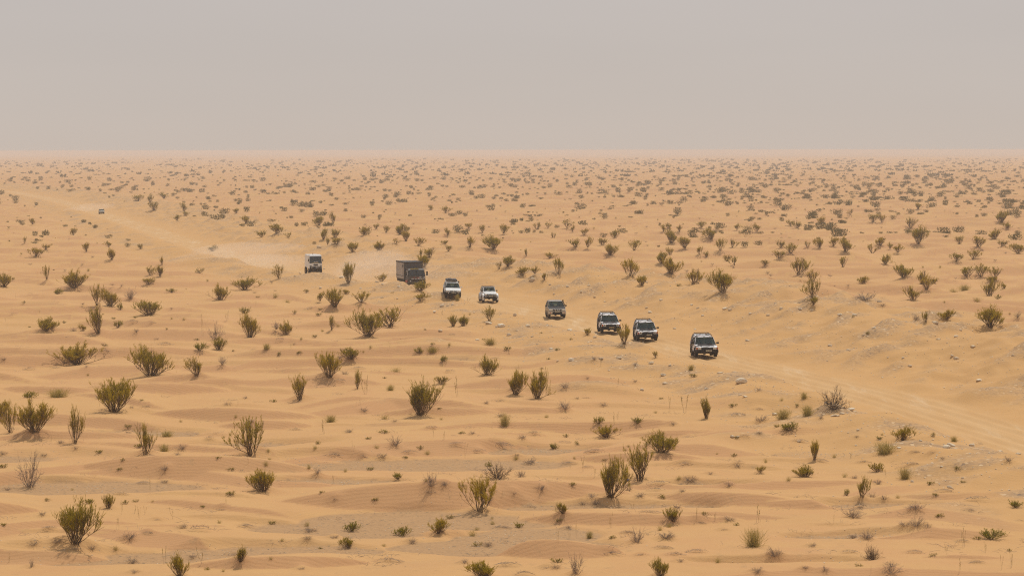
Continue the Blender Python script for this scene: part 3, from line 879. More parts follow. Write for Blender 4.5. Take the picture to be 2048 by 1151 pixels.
NAMES = {'G': 'broom_shrub', 'V': 'broom_shrub', 'T': 'cushion_plant', 'Y': 'grass_tuft', 'D': 'dead_shrub', 'K': 'dead_shrub', 'S': 'dry_stalk_plant', 'B': 'dead_branch'}
CATS = {'G': 'shrub', 'V': 'shrub', 'T': 'low plant', 'Y': 'grass tuft', 'D': 'dead shrub', 'K': 'dead shrub', 'S': 'dry plant', 'B': 'dead branch'}
GRPS = {'G': 'broom shrubs over the sand', 'V': 'broom shrubs over the sand', 'T': 'low green plants on the sand', 'Y': 'yellow grass tufts on the sand', 'D': 'dead twiggy shrubs on the sand',
        'K': 'dead twiggy shrubs on the sand', 'S': 'thin upright dry plants', 'B': 'half-buried dead branches'}
LANDMARKS = [('the leading camouflaged car', 1408, 690), ('the second camouflaged car', 1292, 660), ('the third camouflaged car', 1218, 645), ('the grey car', 1112, 618), ('the white soft-top car', 976, 588),
             ('the white car with the roof load', 903, 572), ('the dark box truck', 815, 548), ('the white truck', 622, 528), ('the farthest car', 203, 421), ('the big dead shrub by the track', 1665, 800),
             ('the blue scrap', 1255, 960)]
used_labels = set()


ONES = 'zero one two three four five six seven eight nine ten eleven twelve thirteen fourteen fifteen sixteen seventeen eighteen nineteen'.split()
TENS = 'x x twenty thirty forty fifty sixty seventy eighty ninety'.split()


def pct(v, full):
    q = int(round(100.0 * v / full))
    if q < 20:
        return ONES[q]
    return TENS[q // 10] + ('-' + ONES[q % 10] if q % 10 else '') if q < 100 else 'ninety-nine'


def make_label(look, px, py):
    px = min(max(px, 2), 2046)
    py = min(py, 1149)
    for nm, lx, ly in sorted(LANDMARKS, key=lambda q: (q[1] - px) ** 2 + (q[2] - py) ** 2)[:1]:
        dx, dy = px - lx, py - ly
        dd = math.hypot(dx, dy)
        if dd < 130:
            if abs(dx) > 2 * abs(dy):
                rel = 'right of' if dx > 0 else 'left of'
            elif abs(dy) > 2 * abs(dx):
                rel = 'in front of' if dy > 0 else 'behind'
            else:
                rel = ('in front and right of' if dx > 0 else 'in front and left of') if dy > 0 else ('behind and right of' if dx > 0 else 'behind and left of')
            lab = '%s %s %s' % (look, rel, nm)
            if lab not in used_labels and len(lab.split()) <= 16:
                used_labels.add(lab)
                return lab
    for ddx, ddy in ((0, 0), (0, 9), (16, 0), (0, -9), (-16, 0), (16, 9), (-16, -9), (30, 0)):
        lab = '%s, %s percent across, %s percent down' % (look, pct(px + ddx, 2048), pct(py + ddy, 1151))
        if lab not in used_labels:
            break
    used_labels.add(lab)
    return lab


def look_of(k, wd, ht, px_m):
    hm = ht / px_m
    sz = 'tiny' if hm < .35 else 'small' if hm < .8 else 'knee-high' if hm < 1.2 else 'tall' if hm < 1.9 else 'very tall'
    asp = wd / max(ht, 1)
    if k == 'G':
        shp = 'wide' if asp > 1.45 else 'narrow' if asp < .85 else 'rounded'
        return '%s %s leafy olive broom shrub' % (sz, shp)
    if k == 'V':
        shp = 'wide' if asp > 1.3 else 'narrow' if asp < .75 else 'fanned'
        return '%s %s open twiggy shrub' % (sz, shp)
    if k == 'T':
        return '%s %s green cushion plant' % ('flat' if asp > 2 else 'domed', 'broad' if wd / px_m > .7 else 'little')
    if k == 'Y':
        return '%s %s yellow grass tuft' % (sz, 'wide' if asp > 1.5 else 'upright')
    if k in 'DK':
        return '%s %s dead %s shrub' % (sz, 'sprawling' if asp > 1.5 else 'upright', 'grey' if k == 'D' else 'dark brown')
    if k == 'S':
        return '%s %s dry stalks' % ('tall' if hm > .7 else 'short', 'thin' if asp < .35 else 'spread')
    return '%s dead grey branch half-buried' % ('long' if wd / px_m > 1 else 'short')


pr = random.Random(77)
hits = cast([p[1] for p in plants], [p[2] for p in plants])
for i_pl, ((k, px, py, wd, ht, _), (x, y, z)) in enumerate(zip(plants, hits)):
    _ = i_pl >= len(plants) - len(extra)
    px_m = 5000.0 / y
    W_, H_ = wd / px_m, ht / px_m
    small = (k in 'GV' and ht < 19) or (k in 'TYD' and (ht < 13 or _))
    if small:
        me, ext, h0 = SMALL[k][pr.randrange(len(SMALL[k]))]
    else:
        wm, lm, ext, h0, _, _ = PROTO[k][pr.randrange(len(PROTO[k]))]
    if k == 'B':
        ext = 2.0
    sxy = W_ / ext * (1.16 if k in 'GV' and ht < 45 else 1.02)
    sz = H_ / h0
    if k in 'GVTDKY':
        sxy = min(sxy, sz * 2.2)
        sxy = max(sxy, sz * .45)
    rot = pr.uniform(0, 6.283) if k != 'B' else pr.gauss(0, .12) + (math.pi if pr.random() < .5 else 0)
    lab = make_label(look_of(k, wd, ht, px_m), px, py - ht * .4)
    nm = NAMES[k]
    if small:
        o = link(nm, me, None, (x, y, z - .02))
        o.scale = (sxy, sxy, sz)
        o.rotation_euler = (0, 0, rot)
        tag(o, lab, CATS[k], GRPS[k])
    elif lm is None or k in 'B':
        o = link(nm, wm, None, (x, y, z - .03))
        o.scale = (sxy, sxy if k != 'B' else sxy * .9, sz)
        o.rotation_euler = (0, 0, rot)
        tag(o, lab, CATS[k], GRPS[k])
    else:
        e = link(nm, None, None, (x, y, z - .02))
        e.empty_display_size = .3
        e.rotation_euler = (0, 0, rot)
        tag(e, lab, CATS[k], GRPS[k])
        for pn, pm in (('stems', wm), ('foliage', lm)):
            c = link(pn, pm, e)
            c.scale = (sxy, sxy, sz)

# ------------------------------------------------------------------ the far scrub, more bushes than anyone could count
fr = np.random.RandomState(3)
N = 27000
pyv = 318.5 + (500 - 318.5) * fr.rand(N)
pxv = -260 + 2570 * fr.rand(N)
dens = np.interp(pyv, [317, 322, 335, 350, 370, 400, 440, 480, 500], [1.0, 1.0, .95, .80, .55, .33, .20, .09, .03])
dens = dens * np.interp(pxv, [-260, 500, 1000, 1500, 2300], [.55, .62, .85, 1.15, 1.25])
dens = dens * np.where(pxv < 1000, np.interp(pyv, [330, 350, 420, 500], [1, .75, .7, 1]), 1)
keep = fr.rand(N) < dens * 1.0
pxv, pyv = pxv[keep], pyv[keep]
fx, fy = [], []
V0 = np.stack([(pxv - 1024) / 5000.0, (575.5 - pyv) / 5000.0, -np.ones_like(pxv)], 1) @ R3.T
kk = -CZ / V0[:, 2]
fx, fy = V0[:, 0] * kk, V0[:, 1] * kk
s_ = (fx - track_x(fy)) * .96
clump = noise(fx / 60, fy / 90, 41)
ok = ((s_ < -10) | (s_ > 16)) & (clump > -.5 + .3 * fr.rand(len(fx)))
hx = np.array([p[1] for p in plants])
hyy = np.array([p[2] for p in plants])
for i in range(len(fx)):
    if ok[i] and pyv[i] > 395:
        if np.any((np.abs(hx - pxv[i]) < 16) & (np.abs(hyy - pyv[i]) < 11)):
            ok[i] = False
fx, fy, pyv, pxv = fx[ok], fy[ok], pyv[ok], pxv[ok]
fz = terrain(fx, fy)
LOD = []
for i in range(8):
    r = random.Random(i)
    G2 = Geo()
    lob = [(r.gauss(0, .17), r.gauss(0, .17), r.uniform(.7, 1.05)) for _ in range(r.randint(2, 4))]
    for j in range(190):
        cx, cy, hh = r.choice(lob)
        z0 = r.random() ** .8 * .8
        a, q = r.uniform(0, 6.28), r.random() ** .5 * (.12 + .24 * math.sin(min(1, z0 + .25) * 2.4))
        G2.blade((cx * (.4 + z0) + math.cos(a) * q, cy * (.4 + z0) + math.sin(a) * q, z0 * hh - .06), (math.cos(a) * q * 2 + r.gauss(0, .2), math.sin(a) * q * 2 + r.gauss(0, .2), 1), r.uniform(.12, .24), .05, r)
    for j in range(9):
        a = r.uniform(0, 6.28)
        G2.blade((0, 0, -.05), (math.cos(a) * .6, math.sin(a) * .6, 1), .6, .03, r)
    v1, f1, _ = G2.arr()
    LOD.append((v1, f1))
LOD2 = []
for i in range(8):
    r = random.Random(50 + i)
    G2 = Geo()
    for j in range(22):
        a, q = r.uniform(0, 6.28), r.random() ** .6 * .45
        G2.blade((math.cos(a) * q, math.sin(a) * q, r.uniform(-.05, .45) * (1 - q)), (math.cos(a) * q, math.sin(a) * q, 1), r.uniform(.3, .6), .26, r)
    v1, f1, _ = G2.arr()
    LOD2.append((v1, f1))
VV, FF, off = [], [], 0
for i in range(len(fx)):
    d = fy[i]
    v1, f1 = (LOD if d < 1500 else LOD2)[fr.randint(8)]
    px_m = 5000.0 / d
    hpx = np.interp(pyv[i], [318, 340, 380, 430, 500], [3.4, 5.0, 7.6, 11, 14]) * math.exp(min(fr.randn(), 1.5) * .5) * .72
    h = hpx / px_m
    if fr.rand() < .35:
        h *= .55
    wdt = h * fr.uniform(.95, 1.6)
    a = fr.rand() * 6.28
    c, s = math.cos(a), math.sin(a)
    vx = v1[:, 0] * wdt
    vy = v1[:, 1] * wdt
    VV.append(np.stack([fx[i] + vx * c - vy * s, fy[i] + vx * s + vy * c, fz[i] + v1[:, 2] * h - .03], 1))
    FF.append(f1 + off)
    off += len(v1)
me = np_mesh("distant_scrub", np.vstack(VV), np.vstack(FF), 3, [M_FAR])
tag(link("distant_scrub", me), "thousands of small grey-green bushes dotting the plain out to the horizon", "scrub", kind='stuff')
print("far scrub", len(fx), "faces", sum(len(f) for f in FF), "plants", len(plants))

# ------------------------------------------------------------------ stones, pebbles, litter
m_rock, n, b = mat("limestone")
tc = nd(n, 'ShaderNodeTexCoord').outputs['Object']
oi = nd(n, 'ShaderNodeObjectInfo')
c = cmix(n, oi.outputs['Random'], (.78, .66, .48), (.62, .49, .33))
c = cmix(n, mrange(n, texn(n, tc, 3, 6), .35, .65, 0, .5), c, (.50, .38, .25))
n.links.new(c, b.inputs['Base Color'])
b.inputs['Roughness'].default_value = .9


def rock_geo(seed, sub=2):
    r = random.Random(seed)
    bm = bmesh.new()
    bmesh.ops.create_icosphere(bm, subdivisions=sub, radius=.5)
    planes = [Vector((r.gauss(0, 1), r.gauss(0, 1), r.gauss(0, .8))).normalized() for _ in range(9)]
    offs = [r.uniform(.26, .42) for _ in planes]
    for v in bm.verts:
        for p, o_ in zip(planes, offs):
            d = v.co.dot(p)
            if d > o_:
                v.co -= p * (d - o_)
        v.co += Vector((r.gauss(0, .012), r.gauss(0, .012), r.gauss(0, .012)))
    bmesh.ops.triangulate(bm, faces=bm.faces)
    v = np.array([q.co[:] for q in bm.verts])
    f = np.array([[q.index for q in fc_.verts] for fc_ in bm.faces], np.int32)
    bm.free()
    return v, f


ROCKS = [rock_geo(i) for i in range(7)]
RM = [np_mesh("stone_mesh", v, f, 3, [m_rock]) for v, f in ROCKS]
rocks = [(1483, 766, 22, 12), (1412, 779, 9, 6), (1240, 666, 11, 6), (884, 613, 9, 5), (881, 664, 8, 4), (978, 649, 14, 5), (1002, 653, 16, 9), (993, 655, 7, 5), (1018, 672, 10, 6), (1030, 632, 7, 7),
         (1065, 562, 11, 7), (1238, 717, 12, 6), (1202, 718, 11, 4), (1326, 752, 14, 6), (1284, 781, 9, 6), (1340, 733, 8, 4), (1303, 727, 10, 5), (1142, 722, 14, 7), (1445, 587, 6, 3), (1697, 701, 9, 5),
         (1870, 646, 14, 6), (1958, 762, 14, 4), (1912, 674, 11, 5), (1946, 695, 10, 4), (1905, 715, 10, 4), (1820, 734, 9, 5), (1806, 717, 7, 4), (1877, 679, 9, 4), (1600, 620, 9, 5), (1624, 622, 8, 4),
         (1728, 671, 11, 3), (1660, 692, 12, 4), (1748, 657, 10, 3), (1562, 620, 9, 5), (1536, 632, 8, 4), (1702, 820, 18, 6), (1668, 832, 14, 4), (1684, 828, 10, 5), (1598, 883, 7, 5), (1716, 861, 6, 4),
         (1824, 964, 8, 5), (1925, 957, 7, 4), (1841, 882, 7, 4), (1798, 896, 9, 4), (1480, 791, 8, 4), (1490, 795, 10, 4), (1115, 723, 5, 3), (1218, 742, 5, 3), (590, 553, 5, 3), (683, 556, 12, 5), (641, 578, 6, 4),
         (754, 565, 8, 4), (765, 570, 6, 4), (600, 547, 6, 3), (638, 495, 10, 5), (648, 538, 5, 3), (905, 611, 5, 4), (869, 624, 6, 3), (1064, 561, 6, 4), (1100, 570, 6, 3), (1135, 575, 6, 4), (1162, 584, 5, 3),
         (1108, 590, 6, 3), (1210, 604, 6, 3), (1218, 664 - 34, 5, 3), (1300, 625, 8, 4), (1293, 616, 6, 3), (1405, 632, 7, 4), (1450, 618, 12, 4), (1460, 622, 8, 4), (1500, 628, 7, 4), (1383, 610, 6, 3), (1465, 876, 10, 5), (1475, 874, 8, 4)]
rocks = [tuple(map(float, q)) for q in rocks]
rr = random.Random(9)
hits = cast([q[0] for q in rocks], [q[1] for q in rocks])
recs = [(q[0], q[1], q[2], q[3], h) for q, h in zip(rocks, hits)]
# further stones strewn over the worked ground
cand = []
for i in range(2600):
    yy = rr.uniform(120, 430)
    side = rr.random()
    s_ = rr.gauss(15, 8) if side < .6 else -abs(rr.gauss(7.5, 3.5))
    if -4 < s_ < 5:
        continue
    cand.append((float(track_x(yy)) + s_ / .96, yy))
ca_ = np.array(cand)
zz, _, rdv, rkv, _, _ = terrain(ca_[:, 0], ca_[:, 1], True)
n_ind = 0
peb = []
Rinv = CAM_R.to_3x3().inverted()
for (x, y), z, rkk in zip(cand, zz, rkv):
    if rr.random() > .25 + .75 * rkk:
        continue
    p = Rinv @ Vector((x, y, z - CZ))
    px, py = 1024 + p.x / -p.z * 5000, 575.5 - p.y / -p.z * 5000
    if 4 < px < 2044 and n_ind < 80 and rr.random() < .15 and y < 300:
        sz = rr.uniform(.22, .50)
        recs.append((px, py, sz * 5000 / y, sz * .5 * 5000 / y, (x, y, z)))
        n_ind += 1
    elif rr.random() < .45:
        peb.append((x, y, z, rr.uniform(.06, .18)))
for px, py, wd, ht, (x, y, z) in recs:
    ppm = 5000.0 / y
    o = link("stone", RM[rr.randrange(7)], None, (x, y, z + ht / ppm * .25))
    o.scale = (wd / ppm * 1.15, wd / ppm * rr.uniform(.7, 1.2), ht / ppm * 1.25)
    o.rotation_euler = (rr.gauss(0, .15), rr.gauss(0, .15), rr.uniform(-.5, .5))
    hm = wd / ppm
    look = '%s %s pale limestone' % ('large' if hm > .55 else 'medium' if hm > .35 else 'small', 'slab' if wd > 2.2 * ht else 'block')
    tag(o, make_label(look, px, py), 'stone', 'pale stones beside the track')
# pebbles (stuff)
for i in range(2600):
    pc = pans[rr.randrange(len(pans))]
    peb.append((pc[0] + rr.gauss(0, .5) * pc[2], pc[1] + rr.gauss(0, .5) * pc[3], None, rr.uniform(.02, .07)))
for i in range(9000):
    yy = rr.uniform(120, 400)
    s_ = rr.gauss(14, 8) if rr.random() < .6 else -abs(rr.gauss(8, 4))
    if -3.5 < s_ < 5:
        continue
    peb.append((float(track_x(yy)) + s_ / .96, yy, None, rr.uniform(.04, .12) * (1.6 if rr.random() < .05 else 1)))
pa = np.array([(q[0], q[1], q[3]) for q in peb])
pz = terrain(pa[:, 0], pa[:, 1])
lowr = [rock_geo(60 + i, 1) for i in range(5)]
VV, FF, off = [], [], 0
for i in range(len(pa)):
    v, f = lowr[i % 5]
    s_ = pa[i, 2]
    VV.append(v * np.array([s_ * 1.3, s_, s_ * .7]) + np.array([pa[i, 0], pa[i, 1], pz[i] + s_ * .12]))
    FF.append(f + off)
    off += len(v)
me = np_mesh("pebbles", np.vstack(VV), np.vstack(FF), 3, [m_rock])
tag(link("pebbles", me), "countless small pale pebbles strewn over the banks and gravel pans", "pebbles", kind='stuff')

# dry litter: short grey twigs and wisps lying on the near sand
G3 = Geo()
lr = random.Random(21)
base = []
for i in range(280):
    py = 600 + 545 * lr.random()
    base.append(flat_pos(lr.uniform(-100, 2150), py))
bz = terrain(np.array([q[0] for q in base]), np.array([q[1] for q in base]))
for (x, y), z in zip(base, bz):
    s_ = x - float(track_x(y))
    if -4 < s_ < 26:
        continue
    for q in range(lr.randint(4, 12)):
        a = lr.uniform(0, 6.283)
        p = np.array([x + lr.gauss(0, .35), y + lr.gauss(0, .35), 0.0])
        p[2] = z + .01
        e = p + np.array([math.cos(a) * lr.uniform(.1, .5), math.sin(a) * .3, lr.uniform(.0, .16)])
        G3.tube([p, (p + e) / 2 + np.array([0, 0, .02]), e], .006, .003)
me = G3.mesh("dry_litter", [M_DEAD])
tag(link("dry_litter", me), "scattered wisps of dry grey twigs lying on the near sand", "twig litter", kind='stuff')

# the small blue scrap
sx, sy, sz_ = cast([1255], [961])[0]
bm = bmesh.new()
bmesh.ops.create_grid(bm, x_segments=5, y_segments=5, size=.5)
for v in bm.verts:
    v.co.z = .35 * math.sin(v.co.x * 7) * math.cos(v.co.y * 5) + .25 + .3 * v.co.y
bmesh.ops.solidify(bm, geom=bm.faces[:], thickness=.03)
me = bpy.data.meshes.new("plastic_scrap")
bm.to_mesh(me)
bm.free()
me.materials.append(simple("blue_plastic", (.03, .12, .42), .5))
o = link("plastic_scrap", me, None, (sx, sy, sz_ + .01))
o.scale = (.16, .12, .2)
tag(o, "small crumpled blue plastic scrap behind the broom shrubs", "litter")
# ------------------------------------------------------------------ vehicles (local: front towards -Y, lateral X, metres)
def camo(name):
    m, n, b = mat(name)
    tc = nd(n, 'ShaderNodeTexCoord').outputs['Object']
    v = nd(n, 'ShaderNodeTexVoronoi')
    v.distance = 'CHEBYCHEV'
    v.inputs['Scale'].default_value = 2.9
    mp = nd(n, 'ShaderNodeMapping')
    mp.inputs['Scale'].default_value = (1.1, .7, 1.3)
    n.links.new(tc, mp.inputs[0])
    n.links.new(mp.outputs[0], v.inputs['Vector'])
    s = nd(n, 'ShaderNodeSeparateColor')
    n.links.new(v.outputs['Color'], s.inputs[0])
    r = nd(n, 'ShaderNodeValToRGB')
    r.color_ramp.interpolation = 'CONSTANT'
    e = r.color_ramp.elements
    e[0].position, e[0].color = 0, (.72, .71, .72, 1)
    e[1].position, e[1].color = .40, (.022, .021, .024, 1)
    for p, c in ((.78, (.30, .28, .29, 1)), (.86, (.74, .73, .75, 1)), (.955, (.22, .06, .05, 1))):
        q = e.new(p)
        q.color = c
    n.links.new(s.outputs[0], r.inputs[0])
    c = cmix(n, mrange(n, texn(n, tc, 1.8, 5), .35, .8, .02, .2), r.outputs[0], (.42, .29, .17))
    n.links.new(c, b.inputs['Base Color'])
    b.inputs['Roughness'].default_value = .45
    return m


VM = {
    'camo': camo("black_and_white_wrap"),
    'white': simple("white_paint", (.74, .76, .76), .4, 0, .04, 3, .22),
    'grey': simple("grey_paint", (.20, .20, .195), .35, .2, .05, 3, .2),
    'silver': simple("pale_bumper_paint", (.52, .47, .38), .4, .1, .06, 4, .25),
    'darkhood': simple("dark_grey_hood", (.035, .037, .042), .6, 0, .1, 3, .05, .06),
    'black': simple("black_plastic", (.012, .011, .012), .7, 0, .2, 6, .02, .15),
    'rubber': simple("tyre_rubber", (.014, .012, .012), .95, 0, .2, 6, .03, .1),
    'rim': simple("steel_rim", (.42, .40, .37), .4, .5, .1, 6, .25),
    'amber': simple("amber_lens", (.42, .075, .012), .25),
    'lamp': simple("headlamp_lens", (.66, .64, .56), .12, .1, .12, 20),
    'plate': simple("number_plate", (.50, .46, .34), .5, 0, .25, 26),
    'skid': simple("yellow_skid_plate", (.36, .27, .12), .6, 0, .15, 8, .3),
    'beige': simple("beige_trim", (.52, .49, .34), .8),
    'seat': simple("dark_seat_cloth", (.035, .045, .045), .9),
    'truckdark': simple("charcoal_truck_paint", (.05, .05, .05), .55, 0, .12, 3, .10, .3),
    'truckbox': simple("weathered_box_side", (.42, .39, .36), .6, 0, .28, 2.2, .3),
    'boxfront': simple("dark_box_front", (.07, .072, .078), .7, 0, .12, 2, .10, .2),
    'chrome': simple("bright_trim", (.62, .62, .60), .25, .6),
    'yellow': simple("yellow_lamp", (.62, .46, .05), .4),
    'red': simple("red_marking", (.40, .05, .04), .5),
    'mark': simple("white_marking", (.66, .66, .64), .5, 0, .1, 8),
    'load': simple("black_roof_load", (.028, .028, .032), .7, 0, .4, 7, .06),
}
m, n, b = mat("tinted_glass")
b.inputs['Base Color'].default_value = (.02, .045, .05, 1)
b.inputs['Roughness'].default_value = .06
tr = nd(n, 'ShaderNodeBsdfTransparent')
tr.inputs[0].default_value = (.80, .92, .90, 1)
ms = nd(n, 'ShaderNodeMixShader')
ms.inputs[0].default_value = .42
n.links.new(tr.outputs[0], ms.inputs[1])
n.links.new(b.outputs[0], ms.inputs[2])
n.links.new(ms.outputs[0], n.nodes['Material Output'].inputs['Surface'])
VM['glass'] = m
m, n, b = mat("dark_window_glass")
b.inputs['Base Color'].default_value = (.022, .034, .038, 1)
b.inputs['Roughness'].default_value = .08
VM['dglass'] = m


class B:
    """collects shapes into one bmesh"""

    def __init__(self):
        self.bm = bmesh.new()

    def box(self, x0, x1, y0, y1, z0, z1, tx=0.0, ty=0.0):
        """box, its top drawn in by tx, ty on each side"""
        bot = [(x0, y0), (x1, y0), (x1, y1), (x0, y1)]
        top = [(x0 + tx, y0 + ty), (x1 - tx, y0 + ty), (x1 - tx, y1 - ty), (x0 + tx, y1 - ty)]
        v = [self.bm.verts.new((a, c, z0)) for a, c in bot] + [self.bm.verts.new((a, c, z1)) for a, c in top]
        for f in ((3, 2, 1, 0), (4, 5, 6, 7), (0, 1, 5, 4), (1, 2, 6, 5), (2, 3, 7, 6), (3, 0, 4, 7)):
            self.bm.faces.new([v[i] for i in f])
        return self

    def bar(self, a, c, r, seg=6):
        a, c = Vector(a), Vector(c)
        d = (c - a)
        q = d.to_track_quat('Z', 'Y').to_matrix()
        ra = []
        for p in (a, c):
            ra.append([self.bm.verts.new(p + q @ Vector((math.cos(t * 2 * math.pi / seg + .3) * r, math.sin(t * 2 * math.pi / seg + .3) * r, 0))) for t in range(seg)])
        for t in range(seg):
            self.bm.faces.new([ra[0][t], ra[0][(t + 1) % seg], ra[1][(t + 1) % seg], ra[1][t]])
        self.bm.faces.new(ra[0][::-1])
        self.bm.faces.new(ra[1])
        return self

    def disc(self, c, r, ax, th, seg=20, hole=None):
        """cylinder centred at c, axis 'X' or 'Y', thickness th"""
        rings = []
        for s in (-.5, .5):
            ring = []
            for t in range(seg):
                a = t * 2 * math.pi / seg
                if ax == 'X':
                    p = (c[0] + s * th, c[1] + r * math.cos(a), c[2] + r * math.sin(a))
                else:
                    p = (c[0] + r * math.cos(a), c[1] + s * th, c[2] + r * math.sin(a))
                ring.append(self.bm.verts.new(p))
            rings.append(ring)
        for t in range(seg):
            self.bm.faces.new([rings[0][t], rings[0][(t + 1) % seg], rings[1][(t + 1) % seg], rings[1][t]])
        self.bm.faces.new(rings[0][::-1])
        self.bm.faces.new(rings[1])
        return self

    def prism(self, prof, wf):
        """side profile (y, z) swept across X, half width wf(y, z)"""
        le = [self.bm.verts.new((-wf(a, c), a, c)) for a, c in prof]
        ri = [self.bm.verts.new((wf(a, c), a, c)) for a, c in prof]
        k = len(prof)
        self.bm.faces.new(le)
        self.bm.faces.new(ri[::-1])
        for i in range(k):
            j = (i + 1) % k
            self.bm.faces.new([le[j], le[i], ri[i], ri[j]])
        return self

    def quad(self, pts, th=.012):
        """thin pane with real thickness; pts counter-clockwise seen from outside"""
        p = [Vector(q) for q in pts]
        nrm = (p[1] - p[0]).cross(p[2] - p[1]).normalized()
        v0 = [self.bm.verts.new(q) for q in p]
        v1 = [self.bm.verts.new(q - nrm * th) for q in p]
        k = len(p)
        self.bm.faces.new(v0)
        self.bm.faces.new(v1[::-1])
        for i in range(k):
            j = (i + 1) % k
            self.bm.faces.new([v0[j], v0[i], v1[i], v1[j]])
        return self

    def build(self, name, m, parent, bev=0.0, smooth=False):
        bmesh.ops.recalc_face_normals(self.bm, faces=self.bm.faces)
        if bev:
            ed = [e for e in self.bm.edges if e.is_manifold and e.calc_face_angle(0) > .35]
            bmesh.ops.bevel(self.bm, geom=ed, offset=bev, segments=2, affect='EDGES', clamp_overlap=True)
        me = bpy.data.meshes.new(name)
        self.bm.to_mesh(me)
        self.bm.free()
        me.materials.append(VM[m])
        if smooth:
            for p in me.polygons:
                p.use_smooth = True
        o = bpy.data.objects.new(name, me)
        COL.objects.link(o)
        if parent:
            o.parent = parent
        return o


def wheel(parent, x, y, r, wd, out):
    """thing > wheel > rim; out is the side the wheel faces"""
    bm = B()
    seg = 28
    prof = [(-.5, .80), (-.5, .93), (-.40, 1.0), (.40, 1.0), (.5, .93), (.5, .80), (.3, .62), (-.3, .62)]
    rings = []
    for t in range(seg):
        a = t * 2 * math.pi / seg
        rr_ = 1.0 + (.014 if t % 2 else -.0)
        rings.append([bm.bm.verts.new((x + p[0] * wd, y + r * p[1] * rr_ * math.cos(a), r + r * p[1] * rr_ * math.sin(a))) for p in prof])
    for t in range(seg):
        for k in range(len(prof)):
            k2 = (k + 1) % len(prof)
            bm.bm.faces.new([rings[t][k], rings[t][k2], rings[(t + 1) % seg][k2], rings[(t + 1) % seg][k]])
    w_ = B().disc((x, y, r), r * .12, 'X', wd * .98, 12).build('wheel', 'black', parent)
    bm.build('tyre', 'rubber', w_)
    B().disc((x + out * wd * .18, y, r), r * .63, 'X', wd * .4, 20).build('rim', 'rim', w_)
    return w_


